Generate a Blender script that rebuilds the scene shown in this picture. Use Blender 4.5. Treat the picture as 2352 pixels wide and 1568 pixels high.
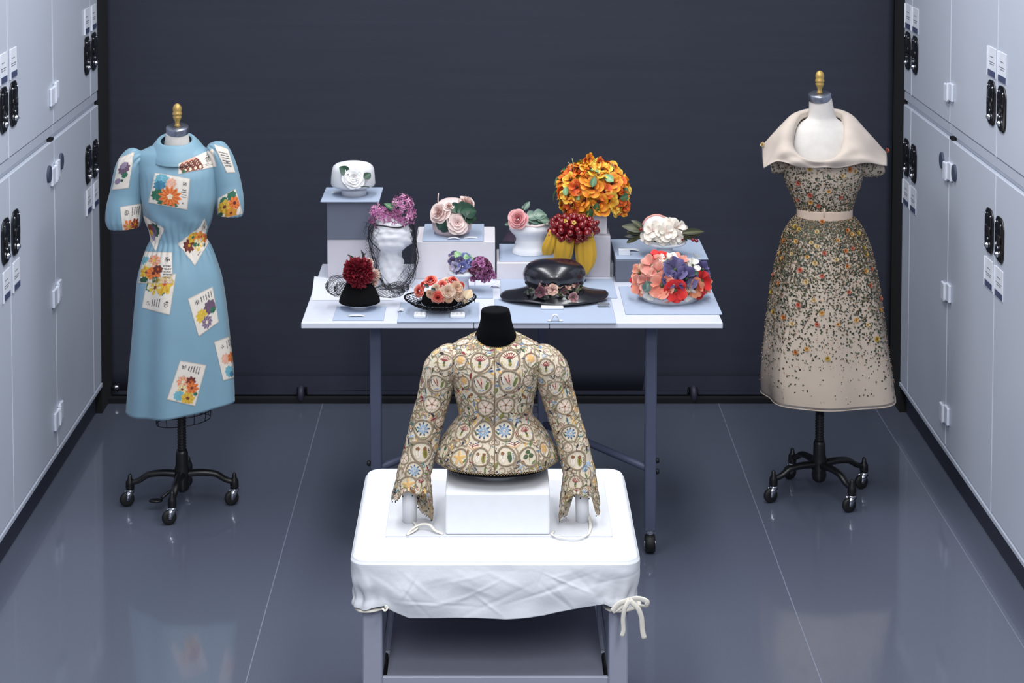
import bpy, bmesh, math, random
import numpy as np
from mathutils import Vector, Matrix
from mathutils.bvhtree import BVHTree

for o in list(bpy.data.objects):
    bpy.data.objects.remove(o)
scene = bpy.context.scene
COL = scene.collection
PI = math.pi
random.seed(7)

# ------------------------------------------------------------------ camera
FPX = 4600.0          # focal length in pixels of the 2352 px wide frame
CAM_H = 2.80          # lens height above the floor
PITCH = math.radians(3.5)
CX = 1130.0           # principal point (shift lens)
CY = -480.0 + FPX * math.tan(PITCH)
cd = bpy.data.cameras.new('camera')
cam = bpy.data.objects.new('camera', cd)
COL.objects.link(cam)
cam.location = (0, 0, CAM_H)
cam.rotation_euler = (PI / 2 - PITCH, 0, 0)
cd.sensor_fit = 'HORIZONTAL'
cd.sensor_width = 36.0
cd.lens = FPX / 2352.0 * 36.0
cd.shift_x = (1176.0 - CX) / 2352.0
cd.shift_y = (CY - 784.0) / 2352.0
cd.clip_start = 0.05
cd.dof.use_dof = True
cd.dof.focus_distance = 5.75
cd.dof.aperture_fstop = 11.0
scene.camera = cam

# ------------------------------------------------------------------ light
world = bpy.data.worlds.new('world')
scene.world = world
world.use_nodes = True
wbg = world.node_tree.nodes['Background']
wbg.inputs['Color'].default_value = (0.82, 0.88, 1.0, 1)
wbg.inputs['Strength'].default_value = 0.25

def area(name, loc, sx, sy, power, color=(0.965, 0.98, 1.0), rot=(0, 0, 0)):
    d = bpy.data.lights.new(name, 'AREA')
    d.shape = 'RECTANGLE'; d.size = sx; d.size_y = sy
    d.energy = power; d.color = color
    o = bpy.data.objects.new(name, d); COL.objects.link(o)
    o.location = loc; o.rotation_euler = rot
    return o
# two rows of ceiling luminaires running down the aisle, the near ones lit
for lx_ in (-0.80, 0.90):
    area('ceiling_light_row', (lx_, 6.2, 3.55), 0.5, 4.2, 80)
    area('ceiling_light_row', (lx_, 1.6, 3.45), 0.5, 3.2, 122)

vs = scene.view_settings
vs.view_transform = 'Standard'
vs.look = 'None'
vs.gamma = 1.0
vs.use_curve_mapping = False
vs.exposure = 0.0

# ------------------------------------------------------------------ pixel <-> place
_fw = np.array([0, math.cos(PITCH), -math.sin(PITCH)])
_up = np.array([0, math.sin(PITCH), math.cos(PITCH)])
_C = np.array([0, 0, CAM_H])
def ray(px, py):
    return _fw + np.array([1.0, 0, 0]) * (px - CX) / FPX - _up * (py - CY) / FPX
def PY(px, py, Y):
    d = ray(px, py); return _C + d * (Y / d[1])
def PZ(px, py, z):
    d = ray(px, py); return _C + d * ((z - CAM_H) / d[2])
def PX(px, py, X):
    d = ray(px, py); return _C + d * (X / d[0])
def mpp(Y, z=0.9):
    """metres per pixel at a place"""
    zc = Y * math.cos(PITCH) + (CAM_H - z) * math.sin(PITCH)
    return zc / FPX

# ------------------------------------------------------------------ colour and materials
def lin(c):
    out = []
    for v in c[:3]:
        v = v / 255.0
        out.append(v / 12.92 if v <= 0.04045 else ((v + 0.055) / 1.055) ** 2.4)
    return np.array(out)

MATS = {}
def mat(name, rgb=(200, 200, 200), rough=0.6, metal=0.0, var=0.06, scale=30.0, bump=0.0, bscale=200.0,
        spec=0.5, vcol=False, alpha=1.0, trans=0.0, coat=0.0, sheen=0.0, stretch=None):
    m = bpy.data.materials.new(name)
    m.use_nodes = True
    nt = m.node_tree; N = nt.nodes; L = nt.links
    b = N['Principled BSDF']
    b.inputs['Roughness'].default_value = rough
    b.inputs['Metallic'].default_value = metal
    b.inputs['Specular IOR Level'].default_value = spec
    b.inputs['Alpha'].default_value = alpha
    b.inputs['Transmission Weight'].default_value = trans
    b.inputs['Coat Weight'].default_value = coat
    b.inputs['Coat Roughness'].default_value = 0.08
    b.inputs['Sheen Weight'].default_value = sheen
    tc = N.new('ShaderNodeTexCoord')
    mp = N.new('ShaderNodeMapping')
    L.new(tc.outputs['Object'], mp.inputs['Vector'])
    if stretch: mp.inputs['Scale'].default_value = stretch
    nz = N.new('ShaderNodeTexNoise')
    nz.inputs['Scale'].default_value = scale
    nz.inputs['Detail'].default_value = 4.0
    L.new(mp.outputs['Vector'], nz.inputs['Vector'])
    mr = N.new('ShaderNodeMapRange')
    mr.inputs['From Min'].default_value = 0.25; mr.inputs['From Max'].default_value = 0.75
    mr.inputs['To Min'].default_value = 1 - var; mr.inputs['To Max'].default_value = 1 + var
    L.new(nz.outputs['Fac'], mr.inputs['Value'])
    mul = N.new('ShaderNodeVectorMath'); mul.operation = 'SCALE'
    if vcol:
        at = N.new('ShaderNodeAttribute'); at.attribute_name = 'Col'
        L.new(at.outputs['Color'], mul.inputs[0])
    else:
        l = lin(rgb); mul.inputs[0].default_value = (l[0], l[1], l[2])
    L.new(mr.outputs['Result'], mul.inputs['Scale'])
    L.new(mul.outputs['Vector'], b.inputs['Base Color'])
    if bump > 0:
        n2 = N.new('ShaderNodeTexNoise'); n2.inputs['Scale'].default_value = bscale
        n2.inputs['Detail'].default_value = 3.0
        L.new(mp.outputs['Vector'], n2.inputs['Vector'])
        bp = N.new('ShaderNodeBump'); bp.inputs['Strength'].default_value = bump
        bp.inputs['Distance'].default_value = 0.002
        L.new(n2.outputs['Fac'], bp.inputs['Height'])
        L.new(bp.outputs['Normal'], b.inputs['Normal'])
    MATS[name] = m
    return m

mat('floor', (89, 95, 112), 0.40, var=0.10, scale=140, spec=0.5, coat=1.0, bump=0.05, bscale=700)
mat('weld', (118, 124, 142), 0.45)
mat('backdrop', (50, 54, 67), 0.75, var=0.07, scale=6, bump=0.35, bscale=220, stretch=(0.25, 1, 6), spec=0.3)
mat('backdrop_bar', (52, 56, 70), 0.7, spec=0.3)
mat('darkwall', (10, 11, 16), 0.9)
mat('cab', (190, 197, 211), 0.38, var=0.02, scale=3, spec=0.4)
mat('cab_in', (120, 128, 148), 0.6)
mat('cab_rail', (184, 191, 206), 0.4, var=0.02)
mat('plinth', (44, 48, 63), 0.55)
mat('hinge', (214, 220, 234), 0.4)
mat('blackgloss', (9, 9, 12), 0.18, spec=0.6, coat=0.3)
mat('black', (9, 9, 12), 0.5)
mat('iron', (10, 10, 13), 0.36, spec=0.5)
mat('rubber', (12, 12, 14), 0.6)
mat('chrome', (205, 208, 216), 0.18, metal=1.0, var=0.02)
mat('cap_metal', (150, 156, 172), 0.3, metal=0.9, var=0.03)
mat('brass', (190, 158, 92), 0.45, metal=0.5, var=0.08)
mat('labelpaper', (216, 220, 230), 0.6)
mat('labelblue', (66, 76, 106), 0.5)
mat('ink', (120, 122, 136), 0.7)
mat('disc', (70, 78, 98), 0.4)
mat('formcream', (210, 205, 200), 0.75, bump=0.1, bscale=500)
mat('formblack', (6, 7, 12), 0.95, spec=0.12, bump=0.1, bscale=500)
mat('bluedress', (122, 158, 177), 0.5, var=0.05, scale=9, bump=0.12, bscale=420, sheen=0.15)
mat('vcloth', vcol=True, rough=0.75, var=0.05, scale=60, bump=0.1, bscale=500)
mat('embroid', vcol=True, rough=0.7, var=0.10, scale=420, bump=0.35, bscale=900)
mat('organza', (188, 176, 166), 0.6, alpha=0.42, var=0.03)
mat('collarcloth', (194, 181, 170), 0.75, var=0.04, scale=20, bump=0.12, bscale=500, sheen=0.1)
mat('slip', (188, 173, 158), 0.75, var=0.04, scale=12, bump=0.1, bscale=400)
mat('belt', (206, 184, 166), 0.45, var=0.04)
mat('beads', vcol=True, rough=0.4, var=0.15, scale=300)
mat('petal', vcol=True, rough=0.65, var=0.08, scale=70)
mat('petal_satin', vcol=True, rough=0.4, var=0.08, scale=70)
mat('berry', (116, 4, 13), 0.15, var=0.3, scale=9, coat=0.5)
mat('white', (216, 219, 227), 0.6, var=0.02)
mat('whiteboard', (224, 228, 238), 0.45, var=0.02)
mat('cloth', (224, 227, 234), 0.85, var=0.03, scale=14, bump=0.6, bscale=45)
mat('foam', (229, 231, 236), 0.7, var=0.02)
mat('tissue', (212, 213, 220), 0.8, var=0.04, bump=0.35, bscale=70)
mat('paper', (212, 214, 220), 0.75, var=0.02)
mat('creamtie', (222, 218, 208), 0.85, var=0.05)
mat('boxlight', (186, 183, 192), 0.7, var=0.02)
mat('boxwhite', (210, 207, 213), 0.7, var=0.02)
mat('boxgrey', (92, 98, 114), 0.75, var=0.03)
mat("mat", (164, 177, 199), 0.75, var=0.02)
mat('tabletop', (212, 216, 230), 0.35, var=0.02)
mat('tableedge', (200, 207, 224), 0.45, var=0.02)
mat('tableleg', (82, 88, 112), 0.5, metal=0.2, var=0.03)
mat('cart', (150, 153, 172), 0.42, var=0.02)
mat('cartshelf', (132, 134, 150), 0.35, var=0.03)
mat('felt_white', (216, 217, 221), 0.8, var=0.02, bump=0.1, bscale=300)
mat('felt_black', (6, 6, 8), 0.9, var=0.1, spec=0.15)
mat('blackstraw', (20, 21, 30), 0.24, coat=0.5, var=0.15, scale=60, bump=0.2, bscale=300, spec=0.6)
mat('net', (14, 15, 26), 0.6)
mat('mauveveil', (84, 68, 86), 0.8, alpha=0.85)
mat('yellowcloth', (190, 148, 30), 0.55, var=0.10, scale=25, stretch=(1, 1, 0.3), sheen=0.2)
mat('acrylic', (225, 230, 240), 0.08, trans=0.85, spec=0.5)
mat('maroon', (70, 4, 12), 0.8, spec=0.1)
mat('salmon', (206, 150, 140), 0.6)
mat('stemgreen', (176, 186, 130), 0.6)
mat('darkgreen', (34, 66, 48), 0.6)
mat('pinkstraw', (222, 200, 198), 0.7, var=0.05)

# ------------------------------------------------------------------ mesh helpers
def make_mesh(name, V, F, mats, col=None, smooth=True, fm=None):
    me = bpy.data.meshes.new(name)
    V = np.asarray(V, dtype=float)
    me.from_pydata(V.tolist(), [], F.tolist() if isinstance(F, np.ndarray) else F)
    if not isinstance(mats, (list, tuple)): mats = [mats]
    for m in mats: me.materials.append(MATS[m])
    if fm is not None:
        me.polygons.foreach_set('material_index', np.asarray(fm, dtype=np.int32))
    if smooth:
        me.polygons.foreach_set('use_smooth', np.ones(len(me.polygons), dtype=bool))
    if col is not None:
        a = me.color_attributes.new('Col', 'FLOAT_COLOR', 'POINT')
        c = np.ones((len(V), 4), dtype=np.float32); c[:, :3] = col
        a.data.foreach_set('color', c.ravel())
    me.update()
    return me

def tag(o, label=None, cat=None, group=None, kind=None):
    if label: o['label'] = label
    if cat: o['category'] = cat
    if group: o['group'] = group
    if kind: o['kind'] = kind
    return o

class Thing:
    """an Empty at the base of a thing; parts are meshes parented to it"""
    def __init__(s, name, label, cat, loc, group=None, kind=None):
        s.loc = np.array([float(v) for v in loc])
        s.o = bpy.data.objects.new(name, None); COL.objects.link(s.o)
        s.o.empty_display_size = 0.05
        s.o.location = s.loc
        tag(s.o, label, cat, group, kind)
    def add(s, name, V, F, mats, parent=None, col=None, smooth=True, fm=None, label=None, kind=None):
        me = make_mesh(name, np.asarray(V, float) - s.loc, F, mats, col, smooth, fm)
        o = bpy.data.objects.new(name, me); COL.objects.link(o)
        o.parent = parent or s.o
        tag(o, label, kind=kind)
        return o
    def inst(s, name, me, M, parent=None, label=None):
        o = bpy.data.objects.new(name, me); COL.objects.link(o)
        o.parent = parent or s.o
        o.matrix_local = Matrix.Translation(Vector(-s.loc)) @ M
        tag(o, label)
        return o

def single(name, V, F, mats, label, cat, group=None, col=None, smooth=True, fm=None, kind=None, base=None):
    """a thing that is one mesh; origin at its base"""
    V = np.asarray(V, float)
    if base is None:
        base = np.array([V[:, 0].mean(), V[:, 1].mean(), V[:, 2].min()])
    me = make_mesh(name, V - base, F, mats, col, smooth, fm)
    o = bpy.data.objects.new(name, me); COL.objects.link(o)
    o.location = base
    return tag(o, label, cat, group, kind)

def join(parts):
    Vs, Fs, n = [], [], 0
    for V, F in parts:
        V = np.asarray(V, float); Vs.append(V)
        Fs += [[i + n for i in f] for f in F]
        n += len(V)
    return np.vstack(Vs), Fs
def joinc(parts):
    """join (V,F,C)"""
    Vs, Fs, Cs, n = [], [], [], 0
    for V, F, C in parts:
        V = np.asarray(V, float); Vs.append(V)
        C = np.asarray(C, float)
        Cs.append(C if C.ndim == 2 else np.tile(C, (len(V), 1)))
        Fs += [[i + n for i in f] for f in F]
        n += len(V)
    return np.vstack(Vs), Fs, np.vstack(Cs)

def rbox(x0, x1, y0, y1, z0, z1, b=0.004, seg=1):
    bm = bmesh.new()
    bmesh.ops.create_cube(bm, size=1.0)
    for v in bm.verts:
        v.co = Vector(((x0 + x1) / 2 + v.co.x * (x1 - x0), (y0 + y1) / 2 + v.co.y * (y1 - y0), (z0 + z1) / 2 + v.co.z * (z1 - z0)))
    if b > 0:
        b = min(b, 0.45 * min(abs(x1 - x0), abs(y1 - y0), abs(z1 - z0)))
        bmesh.ops.bevel(bm, geom=bm.edges[:], offset=b, segments=seg, profile=0.5, affect='EDGES')
    bm.verts.ensure_lookup_table(); bm.verts.index_update()
    V = np.array([v.co[:] for v in bm.verts]); F = [[v.index for v in f.verts] for f in bm.faces]
    bm.free()
    return V, F

def grid_faces(n, m, closed=False, rev=False):
    F = []
    mm = m if closed else m - 1
    i = np.arange(n - 1)[:, None]; j = np.arange(mm)[None, :]
    j2 = (j + 1) % m
    f = np.stack([i * m + j, i * m + j2, (i + 1) * m + j2, (i + 1) * m + j], -1).reshape(-1, 4)
    if rev: f = f[:, ::-1]
    return f

def loft(R, closed=True, cap0=False, cap1=False, rev=False):
    R = np.asarray(R); n, m = R.shape[:2]
    F = grid_faces(n, m, closed, rev).tolist()
    if cap0: F.append(list(range(m))[::(1 if rev else -1)])
    if cap1: F.append(list(range((n - 1) * m, n * m))[::(-1 if rev else 1)])
    return R.reshape(-1, 3), F

def lathe(prof, n=32, c=(0, 0, 0), cap0=True, cap1=True, sy=1.0):
    """profile of (r, z) from bottom to top, about the z axis through c"""
    a = np.linspace(0, 2 * PI, n, endpoint=False)
    R = np.array([[(c[0] + r * math.cos(t), c[1] + sy * r * math.sin(t), c[2] + z) for t in a] for r, z in prof])
    return loft(R, True, cap0, cap1)

def frame_z(z, yh=(0, 0, 1)):
    z = Vector(z).normalized(); y = Vector(yh)
    x = y.cross(z)
    if x.length < 1e-5: x = Vector((1, 0, 0)).cross(z)
    if x.length < 1e-5: x = Vector((0, 1, 0)).cross(z)
    x.normalize(); y = z.cross(x)
    return Matrix((x, y, z)).transposed()
def M_at(p, z, s=1.0, yh=(0, 0, 1), twist=0.0):
    R = frame_z(z, yh).to_4x4() @ Matrix.Rotation(twist, 4, 'Z')
    S = Matrix.Diagonal((s, s, s, 1)) if not hasattr(s, '__len__') else Matrix.Diagonal((*s, 1))
    return Matrix.Translation(Vector(p)) @ R @ S

def smooth_path(P, n):
    P = np.asarray(P, float)
    d = np.r_[0, np.cumsum(np.linalg.norm(np.diff(P[:, :3], axis=0), axis=1) + 1e-9)]
    return hermite(d, P, np.linspace(0, d[-1], n))
def hermite(t, P, q):
    t = np.asarray(t, float); P = np.asarray(P, float)
    if len(t) == 2:
        w = ((q - t[0]) / (t[1] - t[0]))[:, None]; return P[0] * (1 - w) + P[1] * w
    h = np.diff(t)[:, None]; s = np.diff(P, axis=0) / h
    m = np.zeros_like(P); m[0] = s[0]; m[-1] = s[-1]
    # monotone slopes
    same = (s[:-1] * s[1:]) > 0
    hm = 2 * s[:-1] * s[1:] / np.where(np.abs(s[:-1] + s[1:]) < 1e-12, 1e-12, s[:-1] + s[1:])
    m[1:-1] = np.where(same, hm, 0)
    i = np.clip(np.searchsorted(t, q, 'right') - 1, 0, len(t) - 2)
    u = ((q - t[i]) / (t[i + 1] - t[i]))[:, None]; hh = (t[i + 1] - t[i])[:, None]
    return ((2 * u**3 - 3 * u**2 + 1) * P[i] + (u**3 - 2 * u**2 + u) * hh * m[i] + (-2 * u**3 + 3 * u**2) * P[i + 1] + (u**3 - u**2) * hh * m[i + 1])

def tube(P, r, n=8, cap=True, flat=1.0, up=(0, 0, 1)):
    """tube along points; r a number or one per point; flat squeezes one axis"""
    P = np.asarray(P, float); k = len(P)
    r = np.full(k, r) if np.isscalar(r) else np.asarray(r, float)
    T = np.gradient(P, axis=0); T /= np.linalg.norm(T, axis=1)[:, None] + 1e-12
    ref = np.array(up, float)
    if abs(T[0] @ ref) > 0.95: ref = np.array([0, 1.0, 0])
    x = np.cross(ref, T[0]); x /= np.linalg.norm(x)
    a = np.linspace(0, 2 * PI, n, endpoint=False)
    R = np.zeros((k, n, 3))
    for i in range(k):
        x = x - T[i] * (x @ T[i]); x /= np.linalg.norm(x) + 1e-12
        y = np.cross(T[i], x)
        R[i] = P[i] + r[i] * (np.cos(a)[:, None] * x + flat * np.sin(a)[:, None] * y)
    return loft(R, True, cap, cap)

def rings(rows, nz, nth):
    """rows of (key, z, xc, yc, rx, ry, p, zfront); angle from the front (-Y)"""
    rows = np.asarray(rows, float)
    Q = hermite(rows[:, 0], rows[:, 1:], np.linspace(rows[0, 0], rows[-1, 0], nz))
    a = np.linspace(0, 2 * PI, nth, endpoint=False)
    z, xc, yc, rx, ry, p, zf = [Q[:, i][:, None] for i in range(7)]
    s, c = np.sin(a)[None, :], np.cos(a)[None, :]
    X = xc + rx * np.sign(s) * np.abs(s) ** (2 / p)
    Y = yc - ry * np.sign(c) * np.abs(c) ** (2 / p)
    Z = z + zf * (0.5 + 0.5 * c)
    return np.stack([X, Y, Z + 0 * X], -1), a

def vnormals(R, closed=True):
    """normals of a ring grid (n, m, 3)"""
    dm = np.roll(R, -1, 1) - np.roll(R, 1, 1) if closed else np.gradient(R, axis=1)
    dn = np.gradient(R, axis=0)
    N = np.cross(dm, dn); N /= np.linalg.norm(N, axis=2)[..., None] + 1e-12
    return N

def wires(segs, r, n=4):
    """thin prisms along many segments, one mesh"""
    Vs, Fs, k = [], [], 0
    a = np.linspace(0, 2 * PI, n, endpoint=False)
    ca, sa = np.cos(a)[:, None], np.sin(a)[:, None]
    for p, q in segs:
        p = np.asarray(p, float); q = np.asarray(q, float)
        t = q - p; l = np.linalg.norm(t)
        if l < 1e-6: continue
        t /= l
        ref = np.array([0, 0, 1.0]) if abs(t[2]) < 0.9 else np.array([1.0, 0, 0])
        x = np.cross(ref, t); x /= np.linalg.norm(x); y = np.cross(t, x)
        c = r * (ca * x + sa * y)
        Vs.append(p + c); Vs.append(q + c)
        for i in range(n):
            j = (i + 1) % n
            Fs.append([k + i, k + j, k + n + j, k + n + i])
        k += 2 * n
    return np.vstack(Vs), Fs

def net_segs(G):
    """diagonal strands of a grid of points: a diamond net"""
    G = np.asarray(G); n, m = G.shape[:2]; S = []
    for i in range(n - 1):
        for j in range(m - 1):
            if (i + j) % 2 == 0: S.append((G[i, j], G[i + 1, j + 1]))
            else: S.append((G[i, j + 1], G[i + 1, j]))
    return S
# ================================================================== the setting
XL, XR = -1.757, 1.84          # cabinet fronts
def struct(name, V, F, m, smooth=False):
    V = np.asarray(V, float)
    me = make_mesh(name, V, F, m, None, smooth)
    o = bpy.data.objects.new(name, me); COL.objects.link(o); o['kind'] = 'structure'
    return o
def schild(name, parent, V, F, m, smooth=False):
    me = make_mesh(name, np.asarray(V, float), F, m, None, smooth)
    o = bpy.data.objects.new(name, me); COL.objects.link(o); o.parent = parent
    return o

YB = PZ(1130, 930, 0)[1]        # back end of the open floor
fl = struct('floor', *rbox(-3.4, 3.4, 2.5, 11.0, -0.06, -0.004, 0), 'floor')
xs = [-3.4, -0.775, 1.038, 1.743, 3.4]
for a, b in zip(xs[:-1], xs[1:]):
    schild('floor_sheet', fl, *rbox(a + 0.002, b - 0.002, 2.5, 11.0, -0.004, 0, 0), 'floor')
for x in xs[1:-1]:
    schild('weld_seam', fl, *rbox(x - 0.0019, x + 0.0019, 2.5, 11.0, -0.0035, 0.0003, 0), 'weld')
struct('wall_back', *rbox(-3.4, 3.4, YB + 0.75, YB + 0.80, 0, 3.0, 0), 'darkwall')

# --- rolling screen with navy cloth
xl = PY(247, 500, YB + 0.12)[0]; xr = PY(2046, 500, YB + 0.12)[0]
zb = PY(1130, 906, YB + 0.12)[2]
z1 = PY(1130, 862, YB + 0.12)[2]
bd = Thing('backdrop_screen', 'wide dark navy cloth screen on casters closing off the aisle behind the hat table', 'screen', ((xl + xr) / 2, YB + 0.2, 0))
nx, nz = 121, 30
X = np.linspace(xl, xr, nx); Z = np.linspace(zb + 0.02, 2.75, nz)
G = np.zeros((nz, nx, 3))
for i, z in enumerate(Z):
    t = (z - Z[0]) / (Z[-1] - Z[0])
    for j, x in enumerate(X):
        d = 0.010 * math.sin(x * 3.1 + 1.1 + 0.9 * t) * t + 0.006 * math.sin(x * 7.3 + 2 * t) * t + 0.010 * math.exp(-((x - 0.62 - 0.35 * t) / 0.13) ** 2) * t
        G[i, j] = (x, YB + 0.12 - d, z)
V, F = loft(G, False)
cl = bd.add('cloth_panel', V, F, 'backdrop')
md = cl.modifiers.new('thick', 'SOLIDIFY'); md.thickness = 0.006; md.offset = 1
bd.add('bottom_rail', *rbox(xl, xr, YB + 0.114, YB + 0.19, zb, z1, 0.003), 'backdrop_bar', smooth=False)
bd.add('kick_plate', *rbox(xl + 0.005, xr - 0.005, YB + 0.02, YB + 0.06, 0.004, zb + 0.012, 0), 'darkwall', smooth=False)
bd.add('top_rail', *rbox(xl, xr, YB + 0.11, YB + 0.19, 2.75, 2.82, 0.006), 'backdrop_bar', smooth=False)
for x in (xl + 0.02, xr - 0.02):
    bd.add('post', *rbox(x - 0.02, x + 0.02, YB + 0.14, YB + 0.18, zb + 0.02, 2.8, 0.004), 'backdrop_bar', smooth=False)
for px in (690, 1130, 1595):
    c = PY(px, 915, YB + 0.01)
    V, F = lathe([(0.026, -0.014), (0.038, -0.010), (0.040, 0), (0.038, 0.010), (0.026, 0.014)], 20)
    V = V[:, [2, 0, 1]] + np.array([c[0], YB + 0.046, 0.04])
    w = bd.add('caster', V, F, 'plinth')
    bd.add('caster_fork', *rbox(c[0] - 0.02, c[0] + 0.02, YB + 0.07, YB + 0.10, 0.05, zb + 0.01, 0.003), 'iron', parent=w)
c = PY(266, 887, YB + 0.10)
V, F = lathe([(0.010, 0), (0.012, 0.004), (0.012, 0.02), (0.008, 0.026), (0.002, 0.028)], 16)
bd.add('chrome_latch', np.stack([V[:, 0] * 1.6, -V[:, 2], V[:, 1]], 1) + c + np.array([0, 0.004, 0]), F, 'chrome')

# ------------------------------------------------------------------ storage cabinets
def rrect_prism(w, h, d, r=0.02, n=5):
    """rounded plate in XZ centred at 0, front face at y=-d, slight bevel"""
    pts = []
    for cx, cz, a0 in ((w / 2 - r, h / 2 - r, 0), (-w / 2 + r, h / 2 - r, PI / 2), (-w / 2 + r, -h / 2 + r, PI), (w / 2 - r, -h / 2 + r, 1.5 * PI)):
        for k in range(n):
            a = a0 + PI / 2 * k / (n - 1)
            pts.append((cx + r * math.cos(a), cz + r * math.sin(a)))
    P = np.array(pts)
    R = []
    for y, s in ((0, 1.0), (-d * 0.7, 1.0), (-d, 1 - 0.004 / max(w, h) * 4)):
        R.append(np.stack([P[:, 0] * s, np.full(len(P), y), P[:, 1] * s], 1))
    return loft(np.array(R), True, True, True)

def latch_mesh():
    """black paddle latch: plate with a scooped recess, paddle and chrome lock"""
    parts = [rrect_prism(0.124, 0.168, 0.006, 0.046, 8)]
    V, F = rrect_prism(0.080, 0.080, 0.008, 0.02); parts.append((V + np.array([0, 0, 0.018]), F))
    V, F = rbox(-0.036, 0.036, -0.012, -0.005, -0.012, 0.020, 0.003); parts.append((V, F))
    fm = []
    for V, F in parts: fm += [0] * len(F)
    for dx, dz, r in ((0, -0.052, 0.010),):
        V, F = lathe([(r * 1.15, 0), (r * 1.15, 0.004), (r, 0.008), (r * 0.7, 0.013), (r * 0.25, 0.015)], 14)
        parts.append((np.stack([V[:, 0] + dx, -V[:, 2] - 0.006, V[:, 1] + dz], 1), F)); fm += [1] * len(F)
    for dx, dz in ((-0.036, 0.060), (0.036, 0.060), (0.0, -0.028)):
        V, F = lathe([(0.005, 0), (0.004, 0.003), (0.001, 0.004)], 8)
        parts.append((np.stack([V[:, 0] + dx, -V[:, 2] - 0.007, V[:, 1] + dz], 1), F)); fm += [1] * len(F)
    V, F = join(parts)
    return make_mesh('latch', V, F, ['blackgloss', 'chrome'], None, True, fm)
def label_mesh():
    parts, fm = [], []
    V, F = rbox(-0.056, 0.056, -0.003, 0, -0.055, 0.055, 0.001); parts.append((V, F)); fm += [0] * len(F)
    V, F = rbox(-0.054, 0.054, -0.0042, -0.002, -0.053, -0.030, 0.0005); parts.append((V, F)); fm += [1] * len(F)
    for z, w in ((0.020, 0.022), (0.0, 0.040), (-0.008, 0.030)):
        V, F = rbox(-w, w, -0.0036, -0.002, z - 0.0016, z + 0.0016, 0); parts.append((V, F)); fm += [2] * len(F)
    V, F = rbox(-0.056, -0.052, -0.008, 0, -0.055, 0.055, 0.001); parts.append((V, F)); fm += [0] * len(F)
    V, F = join(parts)
    return make_mesh('label_card', V, F, ['labelpaper', 'labelblue', 'ink'], None, False, fm)
def hinge_mesh(sg):
    """one leaf of a hinge, on the -x (sg<0) or +x side of the joint, with half the knuckle"""
    dz = 0.007 * sg
    a, b = (-0.073, -0.012) if sg < 0 else (0.012, 0.070)
    c, d = (-0.013, -0.001) if sg < 0 else (0.001, 0.013)
    V, F = join([rbox(a, b, -0.011, 0, -0.036 + dz, 0.036 + dz, 0.003), rbox(c, d, -0.016, 0, -0.036 + dz * .5, 0.036 + dz * .5, 0.003)])
    return make_mesh('hinge_leaf', V, F, 'hinge', None, False)
def disc_mesh():
    V, F = lathe([(0.034, 0), (0.034, 0.006), (0.031, 0.009), (0.010, 0.0095)], 24)
    fm = [1] * len(F); 
    V = np.stack([V[:, 0], -V[:, 2], V[:, 1]], 1)
    return make_mesh('magnet_disc', V, F, ['hinge', 'disc'], None, False, fm)
LATCH, LABEL, DISC = latch_mesh(), label_mesh(), disc_mesh()
HINGE = {-1: hinge_mesh(-1), 1: hinge_mesh(1)}

def on_face(side, y, z, out=0.0):
    """matrix putting a plate (front = -Y local) on a cabinet face"""
    X = (XL + out) if side < 0 else (XR - out)
    R = Matrix.Rotation(PI / 2 if side < 0 else -PI / 2, 4, 'Z')
    return Matrix.Translation((X, y, z)) @ R

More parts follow.
